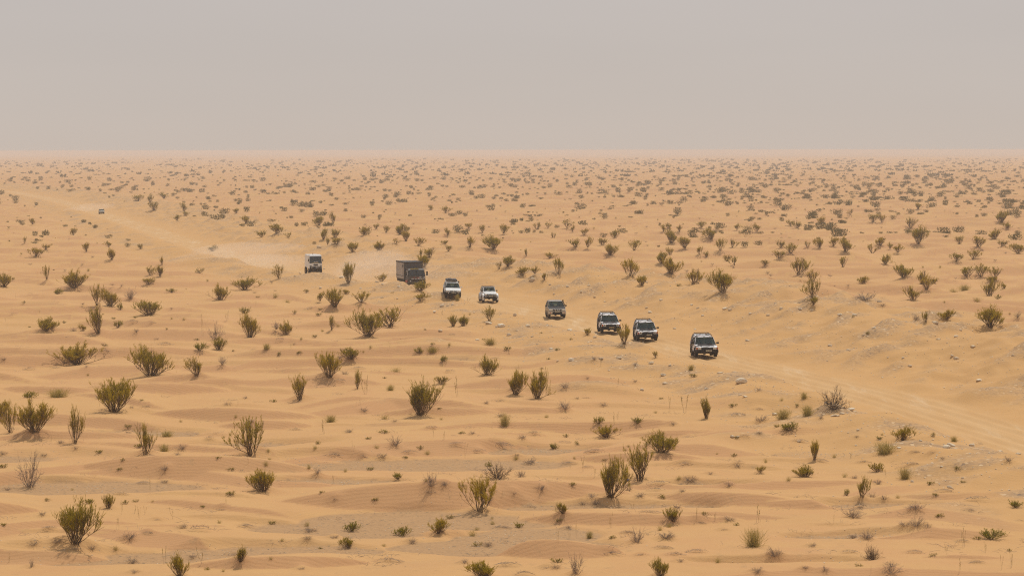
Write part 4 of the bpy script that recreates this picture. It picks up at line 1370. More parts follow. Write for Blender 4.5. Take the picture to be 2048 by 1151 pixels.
def suv(P, name, label, loc, rot, scale=1.0):
    """boxy off-roader from its side profile; see the dictionaries below"""
    e = link(name, None, None, loc)
    e.scale = scale if isinstance(scale, tuple) else (scale,) * 3
    tag(e, label, 'off-road car', 'off-road cars driving along the track')
    fit_ground(e, rot)
    W, Lg = P['W'] / 2, P['L']
    yf, yr = -Lg / 2, Lg / 2
    r, wd = P['wr'], P['ww']
    ax1, ax2 = P['ax1'], P['ax2']
    zb, zbelt, zh, zr = P['zb'], P['belt'], P['hood'], P['roof']
    arch = r * 1.16
    # lower body with wheel arches
    prof = [(yf + .02, zb + .18)]
    for ay in (ax1, ax2):
        dz = zb - r
        hw = math.sqrt(max(arch * arch - dz * dz, .01))
        prof.append((ay - hw, zb))
        for k in range(1, 8):
            a = math.pi - k * math.pi / 8
            prof.append((ay + arch * math.cos(a) * 1.0, max(zb, r + arch * math.sin(a))))
        prof.append((ay + hw, zb))
    prof += [(yr, zb + .12), (yr, zbelt), (P['wsb'], zbelt), (P['wsb'] - .12, zh + .01), (yf + .6, zh - .06), (yf + .14, zh - .15), (yf + .02, zh - .2)]

    def wf(y, z):
        t = max(0.0, (y - (yf + .5)) / -.5) if y < yf + .5 else 0
        nar = P.get('nose', .06)
        return W - nar * t - (.03 if z < zb + .2 else 0)
    body = B().prism(prof, wf).build('body', P['paint'], e, .018)
    # bonnet skin
    B().prism([(yf + P.get('hood0', .13), zh - .135), (yf + .6, zh - .035), (P['wsb'] - .1, zh + .035), (P['wsb'] - .1, zh - .1), (yf + .16, zh - .3)], lambda y_, z_: W * P.get('hoodw', .82)).build('bonnet', P.get('hoodm', P['paint']), e, .015)
    # greenhouse: pillars, roof, panes
    ti = P['tumble']
    wt = W - ti

    def side(y, z):
        return W - .03 - (ti - .03) * (z - zbelt) / (zr - zbelt)
    yb, yt, rb, rt = P['wsb'], P['wst'], yr - .04, P['rrt']
    zt = zr - .07
    pil = B()
    pr_ = .045
    for s in (-1, 1):
        for (a0, a1, q) in [(yb, yt, .045), (P['bp'], P['bp'] + .03, .06), (P['cp'], P['cp'] - .02, .06), (rb, rt, .06)] + ([(P['dp'], P['dp'] - .02, .06)] if 'dp' in P else []):
            w0, w1 = W - .05, wt - .02
            pts = [Vector((s * w0, a0, zbelt - .02)), Vector((s * w1, a1, zt))]
            bmv = pil.bm
            q2 = q
            v = []
            for pt in pts:
                for dx, dy in ((-.03, -q2), (.03, -q2), (.03, q2), (-.03, q2)):
                    v.append(bmv.verts.new(pt + Vector((dx, dy, 0))))
            for f in ((3, 2, 1, 0), (4, 5, 6, 7), (0, 1, 5, 4), (1, 2, 6, 5), (2, 3, 7, 6), (3, 0, 4, 7)):
                bmv.faces.new([v[i] for i in f])
    for s in (-1, 1):
        pil.bar((s * (wt - .02), yt, zt - .01), (s * (wt - .02), rt, zt - .01), .035, 4)
        pil.bar((s * (W - .05), yb, zbelt - .02), (s * (W - .05), rb, zbelt - .02), .03, 4)
    for yy, zz, ww in ((yt, zt - .01, wt - .02), (rt, zt - .01, wt - .02)):
        pil.bar((-ww, yy, zz), (ww, yy, zz), .03, 4)
    pil.build('window_pillars', P.get('pillar', P['paint']), e)
    hiroof = P.get('step', 0)
    roof = B().prism([(yt - .02, zt - .01), (yt + .10, zr - .01), (yt + .5, zr + .02), (P['cp'] - .2, zr + .03), (P['cp'] + .1, zr + .03 + hiroof), (rt - .1, zr + .01 + hiroof), (rt + .03, zt - .01)], lambda y, z: wt - (.06 if z > zt + .03 else -.01))
    roof.build('roof', P.get('roofm', P['paint']), e, .02)
    g = P.get('glass', 'glass')
    inx = .03
    B().quad([(-(W - .09), yb - .012, zbelt + .01), ((W - .09), yb - .012, zbelt + .01), ((wt - .07), yt - .012, zt - .01), (-(wt - .07), yt - .012, zt - .01)]).build('windscreen', g, e)
    # black seal round the windscreen and wipers
    fr_ = B()
    A_, B_ = Vector((W - .07, yb - .02, zbelt + .0)), Vector((wt - .05, yt - .02, zt))
    for s in (-1, 1):
        fr_.bar((s * A_.x, A_.y, A_.z), (s * B_.x, B_.y, B_.z), .028)
    fr_.bar((-A_.x, A_.y, A_.z), (A_.x, A_.y, A_.z), .03)
    fr_.bar((-B_.x, B_.y, B_.z), (B_.x, B_.y, B_.z), .024)
    fr_.bar((-.55, A_.y - .03, A_.z + .02), (-.1, A_.y - .0, A_.z + .10), .014)
    fr_.bar((.1, A_.y - .03, A_.z + .02), (.55, A_.y - .0, A_.z + .10), .014)
    fr_.build('windscreen_frame', P.get('wframe', 'black'), e)
    B().quad([(W - .1, rb + .012, zbelt + .06), (-(W - .1), rb + .012, zbelt + .06), (-(wt - .06), rt + .01, zt - .02), (wt - .06, rt + .01, zt - .02)]).build('rear_window', g, e)
    stops = [yb + .08, P['bp'], P['cp']] + ([P['dp']] if 'dp' in P else []) + [rb]
    tops = [yt + .08, P['bp'] + .03, P['cp'] - .02] + ([P['dp'] - .02] if 'dp' in P else []) + [rt]
    for s in (-1, 1):
        for i in range(len(stops) - 1):
            a0, a1 = stops[i] + (.06 if i else 0), stops[i + 1] - .06
            b0, b1 = tops[i] + (.06 if i else 0), tops[i + 1] - .06
            x0, x1 = s * (W - .045), s * (wt - .012)
            pts = [(x0, a0, zbelt + .02), (x0, a1, zbelt + .02), (x1, b1, zt - .03), (x1, b0, zt - .03)]
            if s < 0:
                pts = pts[::-1]
            B().quad(pts).build('side_window', g, e)
    # cabin
    B().box(-W + .1, W - .1, yb + .1, yr - .2, zbelt - .35, zbelt - .04).build('cabin_floor', 'seat', e)
    B().box(-W + .12, W - .12, yb + .03, yb + .32, zbelt - .1, zbelt + .05, .03, .05).build('dashboard', 'black', e)
    for s in (-1, 1):
        B().box(s * .40 - .26, s * .40 + .26, yb + .95, yb + 1.1, zbelt - .2, zbelt + .30, .05, .0).box(s * .40 - .13, s * .40 + .13, yb + .97, yb + 1.07, zbelt + .31, zbelt + .50, .02, 0).build('front_seat', 'seat', e, .02)
    if P.get('trim'):
        B().box(-wt + .12, wt - .12, yt + .2, rt - .2, zt - .05, zt - .02).build('headliner', 'beige', e)
        B().box(-W + .25, W - .25, yr - .55, yr - .45, zbelt - .1, zbelt + .38, .08, 0).build('rear_bench', 'beige', e, .02)
    # front
    gy = yf + .0
    gz0, gz1 = P['gz']
    gw = P['gw']
    if P['front'] == 'slots':
        bb = B()
        for k in range(7):
            xx = (k - 3) * .135
            bb.box(xx - .04, xx + .04, gy - .01, gy + .05, gz0, gz1)
        bb.build('grille', 'black', e)
    else:
        gr = B().box(-gw, gw, gy - .008, gy + .05, gz0, gz1).build('grille', 'black', e, .008)
        if P['front'] == 'bars':
            for k in range(3):
                zz_ = gz0 + (gz1 - gz0) * (k + .5) / 3
                B().box(-gw + .03, gw - .03, gy - .022, gy - .009, zz_ - .012, zz_ + .012).build('grille_bar', 'darkhood', gr)
        if P['front'] == 'vee':
            for s in (-1, 1):
                bb = B()
                bb.quad([(s * .10, gy - .03, gz0), (s * .17, gy - .03, gz0), (s * .34, gy - .03, gz1), (s * .25, gy - .03, gz1)][::s], .02)
                bb.build('chrome_strip', 'chrome', gr)
            B().disc((0, gy - .02, (gz0 + gz1) / 2), .055, 'Y', .03, 14).build('badge', 'chrome', gr)
        if P['front'] == 'split':
            B().disc((0, gy - .02, (gz0 + gz1) / 2), .065, 'Y', .03, 14).build('badge', 'chrome', gr)
            B().box(-gw, gw, gy - .02, gy - .01, gz1 - .02, gz1).build('grille_trim', 'chrome', gr)
    for s in (-1, 1):
        hx_ = P['hx']
        if P['lamp'] == 'round':
            h = B().disc((s * hx_, gy - .01, P['lz']), P['lr'], 'Y', .06, 18).build('headlight', P.get('lampm', 'lamp'), e)
            B().disc((s * hx_, gy - .035, P['lz']), P['lr'] * .45, 'Y', .03, 12).build('bulb_housing', 'black', h)
        else:
            h = B().box(s * hx_ - P['lw'] / 2, s * hx_ + P['lw'] / 2, gy - .02, gy + .05, P['lz'] - P['lh'] / 2, P['lz'] + P['lh'] / 2).build('headlight', 'lamp', e, .01)
        if P.get('ind'):
            a, c = sorted((s * (hx_ + P['lw'] / 2 + .015), s * (W - .005)))
            B().box(a, c, gy - .005, gy + .16, P['lz'] - P['lh'] / 2, P['lz'] + P['lh'] / 2).build('indicator', 'amber', e, .008)
        # mirrors
        mx = W + .02
        mz = zbelt + .10
        mb = B().bar((s * (W - .03), yb + .18, mz - .02), (s * (mx + .08), yb + .14, mz), .02)
        a, c = sorted((s * (mx + .02), s * (mx + P.get('mw', .20))))
        mb.box(a, c, yb + .06, yb + .16, mz - .075, mz + .075, .01, .01)
        mb.build('mirror', P.get('mirm', 'black'), e, .008)
    bz0, bz1 = P['bz']
    bw = P.get('bw', W + .01)
    bump = B()
    if P.get('bull'):
        bump.prism([(yf - .20, bz0 + .06), (yf - .20, bz1 - .03), (yf - .12, bz1), (yf + .12, bz1), (yf + .12, bz0), (yf - .08, bz0)], lambda y, z: bw - (.0 if y > yf else .10))
    else:
        bump.box(-bw, bw, yf - .12, yf + .14, bz0, bz1)
    bump.build('front_bumper', P.get('bumpm', 'black'), e, .02)
    if P.get('inset'):
        B().box(-.52, .52, yf - .14, yf - .05, bz0 - .02, bz1 - .06).build('bumper_intake', 'black', e, .01)
        for s in (-1, 1):
            B().disc((s * .74, yf - .125, (bz0 + bz1) / 2), .06, 'Y', .03, 12).build('fog_lamp', 'amber', e)
    if P.get('foglow'):
        for s in (-1, 1):
            B().disc((s * .62, yf - .21, bz1 - .09), .05, 'Y', .03, 12).build('fog_lamp', 'lamp', e)
    py0 = yf - (.215 if P.get('bull') else .135) - (.012 if P.get('inset') else 0)
    px_ = P.get('px', 0)
    plate = B().box(px_ - .24, px_ + .24, py0 - .02, py0, P['pz'] - .06, P['pz'] + .06).build('number_plate', P.get('platem', 'plate'), e)
    bb = B()
    for k in range(6):
        if k != 2:
            bb.box(px_ - .17 + k * .06, px_ - .135 + k * .06, py0 - .024, py0 - .0205, P['pz'] - .03, P['pz'] + .03)
    bb.build('plate_characters', 'black', plate)
    # underside
    un = B().box(-.42, .42, yf + .1, yr - .3, zb - .10, zb + .02).box(-W + .15, W - .15, ax1 - .06, ax1 + .06, r - .06, r + .06).disc((-.12, ax1, r), .15, 'Y', .22, 12)
    un.box(-W + .15, W - .15, ax2 - .06, ax2 + .06, r - .06, r + .06).disc((.1, ax2, r), .15, 'Y', .22, 12)
    un.build('chassis', 'black', e)
    if P.get('skid'):
        B().quad([(-.38, yf - .05, zb - .03), (.38, yf - .05, zb - .03), (.46, yf - .08, zb + .11), (-.46, yf - .08, zb + .11)], .03).build('skid_plate', 'skid', e)
    if P.get('sill'):
        for s in (-1, 1):
            a, c = sorted((s * (W - .02), s * (W + .05)))
            B().box(a, c, ax1 + arch + .05, ax2 - arch - .05, zb - .06, zb + .04).build('side_step', 'black', e)
    # arches
    for s in (-1, 1):
        for ay in (ax1, ax2):
            bb = B()
            n_ = 10
            fl = P.get('flare', .05)
            a_in, a_out = arch, arch + P.get('fth', .07)
            vs = []
            for k in range(n_ + 1):
                a = math.radians(195) - k * math.radians(210) / n_
                row = []
                for rr_, xx in ((a_in, W - .03), (a_in, W + fl), (a_out, W + fl * .8), (a_out, W - .03)):
                    row.append(bb.bm.verts.new((s * xx, ay + rr_ * math.cos(a), r + rr_ * math.sin(a))))
                vs.append(row)
            for k in range(n_):
                for j in range(4):
                    bb.bm.faces.new([vs[k][j], vs[k][(j + 1) % 4], vs[k + 1][(j + 1) % 4], vs[k + 1][j]])
            bb.bm.faces.new(vs[0])
            bb.bm.faces.new(vs[-1][::-1])
            bb.build('wheel_arch', P.get('archm', 'black'), e)
            wheel(e, s * (W + fl - wd / 2 - P.get('win', .03)), ay, r, wd, s)
    # doors: shut lines as thin dark strips and a handle
    for s in (-1, 1):
        dr = B()
        for yy in (yb + .12, P['bp'], P['cp']):
            dr.box(*sorted((s * (W - .01), s * (W + .004))), yy - .008, yy + .008, zb + .12, zbelt)
        dr.build('door_seams', 'black', e)
        for yy in (P['bp'] - .16, P['cp'] - .16):
            B().box(*sorted((s * W, s * (W + .03))), yy - .08, yy + .06, zbelt - .14, zbelt - .10).build('door_handle', 'black', e)
    # roof equipment
    if P.get('rack') == 'rails':
        for s in (-1, 1):
            B().bar((s * (wt - .12), P['cp'] - 1.35, zr + .13), (s * (wt - .14), rt - .25, zr + .13 + hiroof), .022).bar((s * (wt - .12), P['cp'] - 1.3, zr), (s * (wt - .12), P['cp'] - 1.35, zr + .13), .02) \
                .bar((s * (wt - .14), rt - .3, zr + hiroof), (s * (wt - .14), rt - .25, zr + .13 + hiroof), .02).build('roof_rail', 'black', e)
        rk_ = B()
        for k in range(5):
            yy = P['cp'] - 1.25 + k * (rt - .35 - P['cp'] + 1.25) / 4
            rk_.bar((-(wt - .13), yy, zr + .13 + hiroof * k / 4), ((wt - .13), yy, zr + .13 + hiroof * k / 4), .018)
        rk_.build('roof_rack', 'black', e)
    if P.get('rack') == 'load':
        rk_ = B()
        for s in (-1, 1):
            rk_.bar((s * (wt - .02), yt + .15, zr + .12), (s * (wt - .02), rt - .1, zr + .12), .025)
            for k in range(4):
                yy = yt + .2 + k * .75
                rk_.bar((s * (wt - .05), yy, zr - .02), (s * (wt - .02), yy, zr + .12), .02)
        for k in range(6):
            yy = yt + .15 + k * .48
            rk_.bar((-(wt - .02), yy, zr + .12), (wt - .02, yy, zr + .12), .02)
        rk_.build('roof_rack', 'silver', e)
        B().box(-wt - .02, wt - .12, yt + .25, rt - .5, zr + .155, zr + .36, .06, .08).box(-.5, -.05, yt + .5, rt - .8, zr + .362, zr + .42, .03, .05).build('roof_load', 'load', e, .03)
        B().disc((wt + .03, yt + .4, zr + .06), .11, 'X', .18, 14).build('snorkel_head', 'black', e)
    if P.get('snork'):
        s, top = P['snork']
        x_ = s * (W - .02)
        sn = B().bar((x_, yb - .35, zbelt - .08), (s * (W + .03), yb - .05, zbelt + .05), .045, 8).bar((s * (W + .03), yb - .05, zbelt + .05), (s * (wt + .06), yt + .02, top), .045, 8)
        sn.box(*sorted((s * (wt + .0), s * (wt + .13))), yt - .08, yt + .10, top - .04, top + .12)
        sn.build('snorkel', 'black', e)
    return e


disco = dict(W=1.80, L=4.52, wr=.385, ww=.25, ax1=-1.30, ax2=1.24, zb=.46, belt=1.16, hood=1.10, roof=1.83, wsb=-.98, wst=-.46, rrt=2.12, bp=.18, cp=1.05, dp=1.62, tumble=.17, step=.13,
             paint='camo', hoodm='darkhood', hoodw=.74, hood0=.34, gz=(.74, .91), gw=.47, front='bars', lamp='rect', hx=.63, lw=.27, lh=.21, lz=.83, ind=True, bz=(.45, .71), bw=.92, pz=.63, px=.12, skid=True, sill=True,
             rack='rails', trim=True, pillar='camo', wframe='black', flare=.045, mw=.24)


def fit_ground(e, rot, hb=1.4, ht=.8):
    """stand the vehicle on its four wheels"""
    f = Vector((math.sin(rot), -math.cos(rot), 0))
    r_ = Vector((math.cos(rot), math.sin(rot), 0))
    o_ = Vector(e.location)
    q = {}
    for a in (-1, 1):
        for c in (-1, 1):
            p = o_ + f * a * hb + r_ * c * ht
            q[a, c] = terrain1(p.x, p.y)
    fz = (q[1, 1] + q[1, -1] - q[-1, 1] - q[-1, -1]) / 2 / (2 * hb)
    rz = (q[1, 1] + q[-1, 1] - q[1, -1] - q[-1, -1]) / 2 / (2 * ht)
    fz = max(-.03, min(.03, fz))
    rz = max(-.035, min(.035, rz))
    yax = -(f + Vector((0, 0, fz))).normalized()
    xax = (r_ + Vector((0, 0, rz))).normalized()
    zax = xax.cross(yax).normalized()
    xax = yax.cross(zax).normalized()
    e.rotation_euler = Matrix((xax, yax, zax)).transposed().to_euler()
    e.location.z = max(sum(q.values()) / 4, (q[1, 1] + q[1, -1]) / 2) + .02


def heading(x, y, rel):
    return math.radians(rel) - math.atan2(x, y)


def on_track(px, py):
    x, y, z = cast([px], [py])[0]
    return x, y, z


cars = []
x, y, z = on_track(1407.5, 713)
cars.append(suv(disco, 'offroad_car', 'black and white camouflaged car with square headlights, leading the convoy', (x, y, z), heading(x, y, 7.5), (.99, .955, .90)))
x, y, z = on_track(1290.5, 680)
cars.append(suv(dict(disco, lamp='round', lr=.125, hoodw=.70), 'offroad_car', 'second camouflaged car from the front, pale strip above its black bumper', (x, y, z), heading(x, y, 6.3), (1.0, .96, .89)))
x, y, z = on_track(1217, 666)
cars.append(suv(dict(disco, lamp='round', lr=.13, bz=(.43, .71), pz=.60, px=.02, paint='camo', platem='skid'), 'offroad_car', 'third camouflaged car, round lamps, partly behind the open shrub', (x, y, z), heading(x, y, 6.8), (.96, .96, .90)))
patrol = dict(W=1.90, L=4.9, wr=.40, ww=.28, ax1=-1.42, ax2=1.50, zb=.50, belt=1.22, hood=1.20, roof=1.83, wsb=-1.02, wst=-.42, rrt=2.2, bp=.22, cp=1.15, dp=1.75, tumble=.22,
              paint='grey', hoodm='darkhood', hoodw=.93, gz=(.83, 1.0), gw=.44, front='vee', lamp='rect', hx=.70, lw=.40, lh=.15, lz=.92, bz=(.48, .79), bw=.95, bumpm='silver', inset=True, pz=.72,
              snork=(1, 1.80), sill=True, flare=.03, archm='silver', glass='glass', pillar='grey', trim=False)
x, y, z = on_track(1111, 636)
cars.append(suv(patrol, 'offroad_car', 'grey car with pale bumper, chrome V grille and snorkel', (x, y, z), heading(x, y, 4.6), .93))
wr_ = dict(W=1.58, L=4.4, wr=.46, ww=.30, ax1=-1.45, ax2=1.45, zb=.62, belt=1.28, hood=1.22, roof=1.84, wsb=-.72, wst=-.46, rrt=2.0, bp=.30, cp=1.15, tumble=.10, paint='white', nose=.16,
           hoodw=.78, gz=(.84, 1.04), gw=.4, front='slots', lamp='round', lampm='lamp', lr=.10, hx=.58, lz=.95, lw=.2, lh=.2, bz=(.56, .79), bw=.86, bull=True, pz=.78, foglow=True, sill=True,
           flare=.20, fth=.10, archm='white', roofm='black', pillar='white', wframe='white', win=.0, mw=.20)
x, y, z = on_track(977, 604.5)
cars.append(suv(wr_, 'offroad_car', 'white car with seven-slot grille, black roof and fat tyres', (x, y, z), heading(x, y, 7.2), .92))
lc = dict(W=1.84, L=4.9, wr=.42, ww=.28, ax1=-1.45, ax2=1.42, zb=.55, belt=1.24, hood=1.20, roof=1.86, wsb=-1.0, wst=-.52, rrt=2.2, bp=.2, cp=1.15, dp=1.8, tumble=.20, paint='white',
          gz=(.85, .99), gw=.42, front='split', lamp='rect', hx=.68, lw=.36, lh=.15, lz=.92, bz=(.50, .80), bw=.94, bull=True, foglow=True, pz=.77, rack='load', snork=(-1, 1.62), sill=True, flare=.05,
          wframe='darkhood', mirm='white', mw=.22)
x, y, z = on_track(903.5, 591)
cars.append(suv(lc, 'offroad_car', 'white car with snorkel and black load on its roof rack', (x, y, z), heading(x, y, 4.2), (.90, .92, .86)))
x, y, z = on_track(203, 427)
cars.append(suv(dict(patrol, hoodm='silver', paint='silver', bumpm='black', archm='black'), 'offroad_car', 'tiny far-off car alone on the track at the left', (x, y, z), heading(x, y, 3.0), .72))

# dark box truck
x, y, z = cast([820], [582])[0]
x, y = flat_pos(823, 575, .0)
z = terrain1(x, y)
t = link('box_truck', None, None, (x, y, z))
t.rotation_euler = (0, 0, heading(x, y, 13.0))
t.scale = (.93,) * 3
tag(t, 'dark box truck half hidden behind a heap beside the track', 'truck')
cw = 1.18
cab = B().prism([(-3.05, .75), (-3.12, 1.0), (-3.12, 1.62), (-2.92, 2.42), (-2.70, 2.56), (-1.35, 2.60), (-1.30, .75)], lambda y_, z_: cw - (.16 if z_ > 2.5 else .08 if z_ > 2.3 else 0))
cab.build('cab', 'truckdark', t, .04)
ws = B().quad([(-cw + .12, -3.13, 1.66), (cw - .12, -3.13, 1.66), (cw - .2, -2.945, 2.40), (-cw + .2, -2.945, 2.40)], .02).build('windscreen', 'dglass', t)
B().bar((0, -3.14, 1.66), (0, -2.955, 2.40), .02).bar((-.7, -3.15, 1.67), (-.3, -3.10, 1.85), .012).bar((.4, -3.15, 1.67), (.8, -3.10, 1.85), .012).build('wipers', 'black', ws)
fr_ = B()
for s in (-1, 1):
    fr_.bar((s * (cw - .09), -3.14, 1.64), (s * (cw - .17), -2.95, 2.43), .03)
fr_.bar((-cw + .17, -2.95, 2.43), (cw - .17, -2.95, 2.43), .03)
fr_.build('windscreen_frame', 'darkhood', t)
B().box(-.75, .35, -2.78, -2.60, 2.58, 2.64).build('roof_marker_strip', 'yellow', t)
for s in (-1, 1):
    B().quad([(s * (cw + .008), -2.85, 1.65), (s * (cw + .008), -1.75, 1.65), (s * (cw - .07), -1.75, 2.32), (s * (cw - .07), -2.68, 2.32)][::s], .015).build('side_window', 'dglass', t)
    B().bar((s * cw, -2.95, 2.2), (s * (cw + .22), -3.0, 2.2), .015).bar((s * cw, -2.95, 1.75), (s * (cw + .22), -3.0, 1.75), .015).box(*sorted((s * (cw + .14), s * (cw + .34))), -3.04, -2.97, 1.72, 2.24).build('mirror', 'black', t)
    B().disc((s * .86, -3.16, .98), .10, 'Y', .05, 14).build('headlight', 'lamp', t)
    B().box(*sorted((s * (cw + .0), s * (cw + .03))), -3.05, -2.95, 1.05, 1.2).build('indicator', 'amber', t)
B().box(-.95, .95, -3.17, -3.125, 1.10, 1.18).build('front_vent', 'black', t)
# front markings: pale scribbled panel on one side, short pale and red strokes on the other
mk = B()
rk2 = random.Random(4)
for i in range(34):
    a, c = rk2.uniform(.12, 1.05), rk2.uniform(1.16, 1.56)
    l_ = rk2.uniform(.05, .22)
    h_ = rk2.uniform(.012, .04)
    mk.box(a, min(a + l_, 1.12), -3.138, -3.126, c, c + h_)
for i in range(12):
    a = -.72 + i * .055 + (0.12 if i > 5 else 0)
    mk.box(a, a + .035, -3.138, -3.126, 1.22, 1.22 + rk2.uniform(.06, .13))
mk.build('front_markings', 'mark', t)
B().box(-.45, -.30, -3.139, -3.127, 1.40, 1.50).box(-.05, .35, -3.139, -3.127, 1.38, 1.41).box(.0, .30, -3.139, -3.127, 1.45, 1.48).build('red_markings', 'red', t)
B().box(-cw - .02, cw + .02, -3.28, -3.05, .62, .92).build('front_bumper', 'truckdark', t, .03)
B().box(.0, .55, -3.305, -3.285, .72, .84).build('number_plate', 'plate', t)
for s in (-1, 1):
    B().box(*sorted((s * (cw - .02), s * (cw + .03))), -2.75, -1.65, .78, 1.08, 0, .1).build('mudguard', 'red' if s < 0 else 'black', t)
    wheel(t, s * (cw - .17), -2.2, .56, .34, s)
    wheel(t, s * (cw - .17), 1.9, .56, .34, s)
B().box(-.5, .5, -3.0, 3.0, .66, .92).box(-1.0, 1.0, -2.27, -2.13, .5, .62).box(-1.0, 1.0, 1.83, 1.97, .5, .62).build('chassis', 'black', t)
bw_ = 1.27
box = B().box(-bw_, bw_, -1.15, 3.6, 1.12, 3.42).build('cargo_box', 'boxfront', t, .02)
for s in (-1, 1):
    B().box(*sorted((s * (bw_ + .002), s * (bw_ + .02))), -1.05, 3.5, 1.18, 3.28).build('side_panel', 'truckbox', box)
    sm_ = B()
    for k in range(7):
        sm_.box(*sorted((s * (bw_ + .021), s * (bw_ + .032))), -.95 + k * .72, -.90 + k * .72, 1.2, 3.27)
    sm_.box(*sorted((s * (bw_ + .033), s * (bw_ + .045))), -1.0, 3.45, 1.55, 1.60)
    sm_.build('panel_seams', 'darkhood', box)
    B().box(*sorted((s * (bw_ - .02), s * (bw_ + .05))), -1.18, 3.62, 3.30, 3.45).build('top_rail', 'darkhood', box)
B().box(-bw_ - .03, bw_ + .03, -1.20, -1.152, 3.30, 3.45).build('front_rail', 'darkhood', box)
B().box(-bw_ - .022, -bw_ - .003 - .018 + .0, -.75, -.15, 2.7, 3.05).build('blue_marking', 'darkhood', box)
B().box(-1.2, -.75, -.9, 3.4, .78, 1.11).box(.75, 1.2, -.9, 1.2, .78, 1.11).build('underside_lockers', 'black', t)

# white truck with flat cab
x, y = flat_pos(626, 550, .0)
z = terrain1(x, y)
t = link('race_truck', None, None, (x, y, z))
t.rotation_euler = (0, 0, heading(x, y, 8.0))
t.scale = (.76, .8, .86)
tag(t, 'white flat-fronted truck farther back, behind a stony heap', 'truck')
cw = 1.15
cab = B().prism([(-3.3, 1.1), (-3.36, 1.35), (-3.36, 1.95), (-3.16, 3.10), (-3.0, 3.28), (-1.5, 3.34), (-1.4, 1.1)], lambda y_, z_: cw - (.12 if z_ > 3.2 else .05 if z_ > 3.0 else 0))
cab.build('cab', 'white', t, .05)
ws = B().quad([(-cw + .06, -3.372, 1.98), (cw - .06, -3.372, 1.98), (cw - .12, -3.185, 3.05), (-cw + .12, -3.185, 3.05)], .02).build('windscreen', 'dglass', t)
B().box(-.35, .35, -3.36, -3.345, 2.14, 2.19).box(-.33, -.2, -3.353, -3.333, 2.22, 2.28).box(.2, .33, -3.353, -3.333, 2.22, 2.28).build('windscreen_sticker', 'mark', ws)
B().box(-.22, .22, -3.366, -3.350, 2.10, 2.13).build('red_sticker', 'red', ws)
B().box(-.7, .7, -3.376, -3.362, 2.02, 2.05).build('yellow_strip', 'yellow', ws)
B().box(-.42, .42, -3.40, -3.362, 1.60, 1.84, .05, 0).build('grille', 'black', t, .03)
for s in (-1, 1):
    B().quad([(s * .72, -3.38, 1.56), (s * 1.10, -3.38, 1.52), (s * 1.10, -3.38, 1.60), (s * .74, -3.38, 1.66)][::s], .03).build('headlight', 'black', t)
    B().disc((s * .75, -3.46, 1.33), .06, 'Y', .05, 12).disc((s * .52, -3.46, 1.33), .06, 'Y', .05, 12).build('spot_lamps', 'lamp', t)
    B().disc((s * .34, -3.42, .98), .05, 'Y', .06, 10).build('tow_hook', 'yellow', t)
    B().bar((s * cw, -3.2, 2.5), (s * (cw + .2), -3.25, 2.5), .02).box(*sorted((s * (cw + .08), s * (cw + .22))), -3.28, -3.2, 2.25, 2.65).build('mirror', 'black' if s < 0 else 'darkhood', t)
    B().quad([(s * (cw + .006), -3.15, 2.05), (s * (cw + .006), -2.3, 2.05), (s * (cw - .05), -2.3, 2.95), (s * (cw - .05), -3.02, 2.95)][::s], .015).build('side_window', 'dglass', t)
    B().box(*sorted((s * (cw - .04), s * (cw + .05))), -3.0, -1.9, 1.1, 1.28, 0, .12).build('mudguard', 'white', t)
    wheel(t, s * (cw - .13), -2.45, .62, .36, s)
    wheel(t, s * (cw - .13), 1.7, .62, .36, s)
B().box(-1.06, 1.06, -3.45, -3.1, .95, 1.46).build('front_bumper', 'black', t, .03)
B().box(-.05, .38, -3.475, -3.455, 1.28, 1.37).build('number_plate', 'mark', t)
B().box(-.5, .5, -3.1, 2.6, .75, 1.1).box(-.95, .95, -2.53, -2.37, .55, .7).box(-.95, .95, 1.62, 1.78, .55, .7).box(-.9, .9, -3.2, -2.9, .6, .95).build('chassis', 'black', t)
B().bar((-.35, -2.3, 3.3), (-.35, -2.3, 3.58), .04).build('beacon', 'black', t)
B().box(-1.1, 1.1, -1.3, 2.9, 1.2, 3.2, .04, .02).build('rear_body', 'white', t, .04)

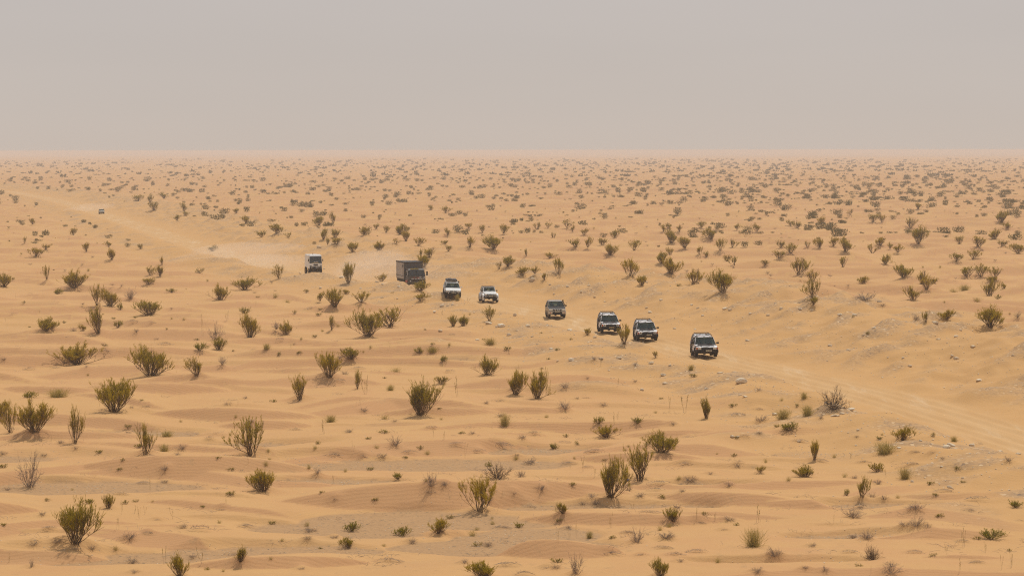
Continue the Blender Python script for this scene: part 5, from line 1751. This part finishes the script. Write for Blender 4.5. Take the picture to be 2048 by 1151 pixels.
# ------------------------------------------------------------------ dust and haze
def volume_mat(name, color, density, aniso=0.0):
    m = bpy.data.materials.new(name)
    m.use_nodes = True
    nn = m.node_tree
    nn.nodes.clear()
    o_ = nn.nodes.new('ShaderNodeOutputMaterial')
    v = nn.nodes.new('ShaderNodeVolumePrincipled')
    v.inputs['Color'].default_value = color + (1,)
    v.inputs['Density'].default_value = density
    v.inputs['Anisotropy'].default_value = aniso
    nn.links.new(v.outputs[0], o_.inputs['Volume'])
    return m


dm = volume_mat("raised_dust", (1.0, .90, .78), .0095)
dm2 = volume_mat("dense_raised_dust", (1.0, .91, .79), .016)


def dust(px, py, dz, r, label, m=dm, seed=0):
    x, y = flat_pos(px, py)
    r_ = random.Random(seed)
    bm = bmesh.new()
    bmesh.ops.create_icosphere(bm, subdivisions=3, radius=1.0)
    for v in bm.verts:
        k = 1 + .3 * float(noise(np.array([v.co.x * 1.6 + seed]), np.array([v.co.y * 1.6 + v.co.z * 1.3]), 50)[0])
        v.co = Vector((v.co.x * r[0] * k, v.co.y * r[1] * k, v.co.z * r[2] * k))
    me = bpy.data.meshes.new("dust_cloud")
    bm.to_mesh(me)
    bm.free()
    me.materials.append(m)
    o = link("dust_cloud", me, None, (x, y, dz))
    tag(o, label, "dust", kind='stuff')


dust(742, 551, 1.0, (6, 22, 2.6), "thin pale dust drifting behind the dark box truck", dm, 1)
dust(765, 552, 1.2, (6, 14, 2.3), "thicker dust just behind the dark box truck", dm, 2)
dust(545, 533, .6, (6, 14, 1.2), "pale dust thrown up on the track behind the white truck", dm2, 3)
dust(480, 516, .7, (9, 34, 1.6), "long low dust trail on the track beyond the white truck", dm, 4)
dust(862, 562, .6, (6, 12, 1.6), "faint dust beside the dark box truck", dm, 5)
dust(185, 420, .5, (4, 40, 1.4), "faint dust behind the farthest car", dm, 6)
dust(1378, 711, .12, (1.4, 2.2, .45), "low dust at the rear wheels of the leading car", dm2, 7)
dust(1445, 711, .15, (1.2, 1.6, .4), "low dust right of the leading car", dm2, 8)

bm = bmesh.new()
bmesh.ops.create_cube(bm, size=1.0)
me = bpy.data.meshes.new("haze")
bm.to_mesh(me)
bm.free()
me.materials.append(volume_mat("dusty_air", (.84, .79, .765), .00028))
o = link("haze", me)
o.scale = (90000, 41600, 20.3)
o.location = (0, 20550, -3 + 10.15)
tag(o, "pale dusty air over the whole plain", "haze", kind='stuff')
